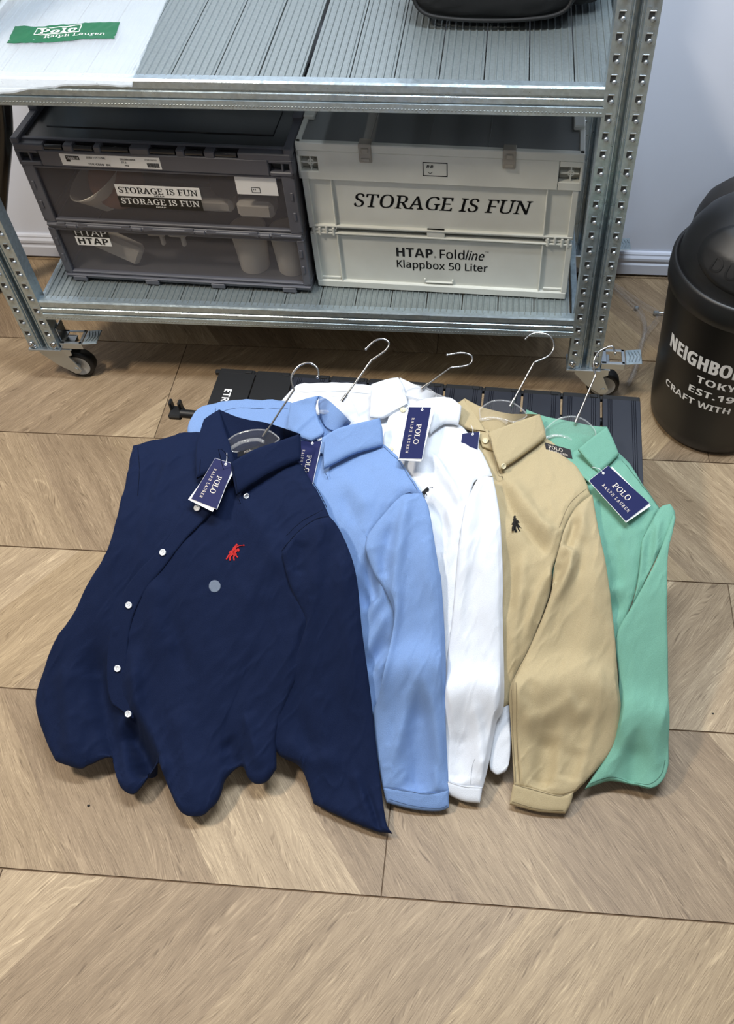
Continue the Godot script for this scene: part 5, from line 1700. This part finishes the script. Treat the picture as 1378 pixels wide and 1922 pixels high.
func shirt_khaki() -> void:
	var t := thing("shirt", "khaki beige cotton shirt with black emblem, between white and green shirts", "shirt", Vector3.ZERO, 0.0, "shirts fanned out on the low table")
	var body := cloth(t, "body", M.khaki, [276, -185, 20, 334, -175, 20, 415, -154, 20, 454, -107, 20, 478, -70, 20, 491, -29, 20], [340, 286, 12, 353, 285, 12, 368, 277, 12], [276, -185, 20, 292, -51, 18, 310, 47, 17, 325, 161, 15, 340, 286, 12], [491, -29, 20, 468, -5, 19, 448, 33, 19, 440, 67, 18, 429, 96, 17, 424, 135, 16, 398, 200, 14, 375, 241, 13, 368, 277, 12], {"puff": 9, "r": 22, "wrinkle": 1.8, "nv": 80}, [[-11, 10, [333, -48, 357, 9, 394, 52, 421, 75]], [11, 13, [351, -49, 393, 20, 431, 59]], [8, 10, [382, 81, 374, 163, 365, 240]], [-8, 14, [356, 66, 357, 120, 355, 164]], [8, 7, [428, 100, 406, 140, 387, 197]]])
	var sleeve := cloth(t, "sleeve", M.khaki, [437, 76, 32, 445, 44, 32, 463, 7, 32, 491, -19, 32], [380, 390, 16, 413, 395, 16, 450, 401, 16, 478, 393, 16], [437, 76, 32, 430, 102, 31, 425, 141, 29, 397, 205, 25, 375, 244, 23, 366, 271, 22, 373, 324, 19, 380, 390, 16], [491, -19, 32, 501, 41, 30, 516, 102, 28, 530, 173, 25, 541, 249, 22, 547, 289, 21, 534, 333, 19, 495, 377, 17, 478, 393, 16], {"puff": 12, "r": 28, "nv": 96, "wrinkle": 1.6}, [[7, 9, [471, 1, 473, 58, 464, 98, 439, 136, 408, 194]], [-10, 8, [464, 29, 447, 76]], [13, 8, [441, 76, 456, 88, 452, 115, 436, 150]], [-9, 8, [438, 99, 432, 125]], [-7, 10, [476, 58, 466, 113]], [7, 20, [498, 96, 489, 183, 475, 259]], [32, 33, [353, 286, 403, 273, 459, 264, 552, 269]], [11, 10, [392, 298, 400, 309, 422, 304, 446, 294, 461, 286, 475, 298, 507, 291]], [-19, 20, [431, 321, 427, 392]], [-9, 18, [475, 337, 467, 381]], [5, 9, [461, 288, 449, 345, 447, 397]], [5, 8, [507, 296, 492, 350, 480, 387]], [-5, 12, [403, 263, 392, 291]], [-4, 5, [372, 271, 377, 335, 387, 393]], [3, 4, [378, 271, 385, 334, 393, 392]]])
	var cuff := cloth(t, "cuff", M.khaki, [378, 390, 20, 413, 394, 20, 450, 401, 20, 475, 395, 20], [374, 415, 12, 419, 423, 12, 463, 423, 12], [378, 390, 20, 376, 402, 16, 374, 415, 12], [475, 395, 20, 471, 410, 16, 463, 423, 12], {"puff": 6, "r": 8, "nu": 40, "nv": 20, "wrinkle": 0.6}, [])
	seam(cuff, M.khaki_seam_shade, [381, 391, 413, 397, 450, 403, 471, 397], 0.0007, "seam")
	seam(cuff, M.khaki_seam_shade, [378, 413, 418, 421, 459, 421], 0.0005, "seam")
	var inner := cloth(t, "collar_inside", M.khaki, [267, -206, 56, 299, -187, 56, 347, -174, 56, 380, -175, 56, 402, -175, 56], [287, -158, 36, 325, -145, 36, 353, -162, 36, 400, -180, 36], [267, -206, 56, 276, -181, 46, 287, -158, 36], [402, -175, 56, 402, -177, 47, 400, -180, 36], {"puff": 0, "r": 6, "nv": 24, "thick": 3, "wrinkle": 0.5}, [])
	var stand := cloth(t, "collar_band", M.khaki, [294, -149, 40, 312, -148, 40], [303, -115, 32, 324, -107, 32], [294, -149, 40, 297, -133, 36, 303, -115, 32], [312, -148, 40, 318, -127, 36, 324, -107, 32], {"puff": 2, "r": 4, "nu": 16, "nv": 18, "thick": 3, "wrinkle": 0.3}, [])
	var leaf2 := cloth(t, "collar_leaf", M.khaki, [254, -197, 52, 267, -210, 52], [260, -158, 40, 281, -147, 40, 308, -143, 40], [254, -197, 52, 256, -179, 46, 260, -158, 40], [267, -210, 52, 288, -179, 46, 308, -143, 40, 308, -143, 40], {"puff": 4, "r": 6, "nu": 26, "nv": 24, "thick": 4, "wrinkle": 0.5}, [])
	var leaf := cloth(t, "collar_leaf", M.khaki, [312, -125, 58, 346, -144, 58, 374, -160, 58, 402, -173, 58], [335, -60, 38, 367, -89, 38, 414, -138, 38], [312, -125, 58, 324, -89, 47, 335, -60, 38], [402, -173, 58, 410, -155, 47, 414, -138, 38], {"puff": 5, "r": 6, "nu": 34, "nv": 28, "thick": 4, "wrinkle": 0.5}, [])
	seam(leaf, M.khaki_seam_shade, [316, -117, 327, -76, 336, -47, 366, -76, 407, -118], 0.0005, "seam")
	seam(body, M.khaki_seam_shade, [490, -22, 463, 4, 446, 41, 439, 68], 0.0007, "seam")
	seam(body, M.khaki_seam_shade, [482, -37, 454, -4, 437, 38], 0.0005, "seam")
	button(stand, M.button_cream, 308, -124, 5.6)
	button(leaf, M.button_cream, 340, -66, 5)
	seam(sleeve, M.khaki_seam_shade, [369, 270, 376, 333, 383, 391], 0.0006, "seam")
	seam(sleeve, M.khaki_seam_shade, [375, 266, 382, 332, 390, 392], 0.0006, "seam")
	rider(body, M.logo_black, 364, 31, 36.0, 0.12)

func shirt_green() -> void:
	var t := thing("shirt", "mint green cotton shirt lowest in the fan, rightmost of the five shirts", "shirt", Vector3.ZERO, 0.0, "shirts fanned out on the low table")
	var body := cloth(t, "body", M.green, [378, -221, 8, 450, -192, 8, 547, -132, 8, 582, -65, 8, 607, -15, 8], [461, 357, 6, 495, 347, 6, 529, 324, 6], [378, -221, 8, 393, -114, 8, 411, 0, 7, 432, 116, 7, 446, 222, 7, 461, 357, 6], [607, -15, 8, 584, 29, 8, 574, 71, 8, 563, 125, 7, 540, 183, 7, 534, 253, 6, 529, 324, 6], {"puff": 8, "r": 25, "wrinkle": 1.8}, [[9, 10, [500, 28, 514, 109, 527, 159]], [-8, 10, [535, 44, 540, 115]], [-12, 10, [481, 157, 528, 147, 543, 129]], [5, 10, [485, 139, 527, 119]], [4, 8, [535, 27, 544, 100]]])
	var upper := cloth(t, "sleeve_top", M.green, [573, 48, 15, 588, 19, 15, 606, -12, 15, 623, -21, 15], [546, 179, 12, 536, 181, 12], [573, 48, 15, 569, 98, 14, 561, 135, 13, 546, 179, 12], [623, -21, 15, 630, -5, 15, 626, 17, 15, 597, 73, 14, 564, 135, 13, 536, 181, 12], {"puff": 6, "r": 10, "nu": 36, "nv": 44}, [[4, 6, [604, 12, 597, 44, 593, 84]], [-4, 7, [588, 35, 583, 100]]])
	var sleeve := cloth(t, "sleeve", M.green, [625, 4, 22, 629, 10, 22], [494, 386, 10, 512, 379, 10, 536, 372, 10, 573, 375, 10, 599, 379, 10, 618, 365, 10, 627, 341, 10], [625, 4, 22, 596, 78, 20, 562, 138, 18, 536, 183, 17, 543, 242, 15, 536, 318, 12, 494, 386, 10], [629, 10, 22, 623, 35, 21, 615, 68, 20, 616, 144, 17, 622, 238, 14, 627, 335, 10, 627, 341, 10], {"puff": 7, "r": 10, "nv": 80, "wrinkle": 1}, [[24, 32, [530, 308, 572, 288, 629, 303]], [-12, 18, [573, 323, 570, 356, 566, 378]], [6, 10, [571, 300, 544, 343, 519, 373]], [5, 10, [571, 300, 599, 333, 612, 354]]])
	seam(sleeve, M.green_seam_shade, [499, 381, 535, 369, 572, 372, 596, 375, 614, 361, 620, 341], 0.0006, "seam")
	var inner := cloth(t, "collar_inside", M.green, [379, -200, 40, 407, -187, 40, 447, -178, 40, 500, -167, 40, 522, -167, 40], [392, -163, 20, 420, -139, 20, 448, -119, 20, 471, -126, 20, 505, -147, 20], [379, -200, 40, 381, -181, 31, 392, -163, 20], [522, -167, 40, 515, -154, 29, 505, -147, 20], {"puff": 0, "r": 6, "nv": 24, "thick": 3, "wrinkle": 0.4}, [])
	var band := cloth(t, "collar_band", M.green, [448, -109, 22, 471, -127, 22], [489, -53, 22, 505, -76, 22], [448, -109, 22, 465, -82, 22, 489, -53, 22], [471, -127, 22, 490, -100, 22, 505, -76, 22], {"puff": 2, "r": 4, "nu": 16, "nv": 20, "thick": 3, "wrinkle": 0.3}, [])
	var leaf := cloth(t, "collar_leaf", M.green, [469, -110, 42, 494, -138, 42, 521, -165, 42], [505, -73, 26, 523, -93, 26, 542, -117, 26], [469, -110, 42, 487, -90, 34, 505, -73, 26], [521, -165, 42, 531, -144, 35, 542, -117, 26], {"puff": 4, "r": 6, "nu": 30, "nv": 24, "thick": 4, "wrinkle": 0.5}, [])
	seam(body, M.green_seam_shade, [547, -114, 567, -82, 587, -46, 605, -15], 0.0007, "seam")
	seam(body, M.green_seam_shade, [605, -12, 588, 19, 575, 46, 569, 94], 0.0007, "seam")
	neck_label(body, [416, 270, -116, 461, 270, -102, 468, 278, -118, 412, 278, -131], [["POLO", 0.12, 0.48, 0.55, 0.36], ["RALPH LAUREN", 0.12, 0.16, 0.72, 0.2]])

func clear_sticker(c: Dictionary, x: float, z: float) -> void:
	var s := on_cloth(c, x, z)
	var n: Vector3 = s[1]
	var side := n.cross(Vector3(0.3, 0.1, 1)).normalized()
	var t := Transform3D(Basis(side, n, side.cross(n)), s[0] + n * 0.0012)
	var b := MB.new()
	b.lathe([Vector2(0, -0.0002), Vector2(0.0098, -0.0002), Vector2(0.0098, 0.0003), Vector2(0, 0.0004)], t, 30)
	b.lathe([Vector2(0.0072, 0.0004), Vector2(0.0072, 0.0007), Vector2(0.0078, 0.0007), Vector2(0.0078, 0.0004)], t, 30)
	var m := mat("sticker_clear", Color(0.72, 0.78, 0.86, 0.2), 0.3)
	m.transparency = BaseMaterial3D.TRANSPARENCY_ALPHA
	obj("clear_sticker", b, m, c.node.get_parent())
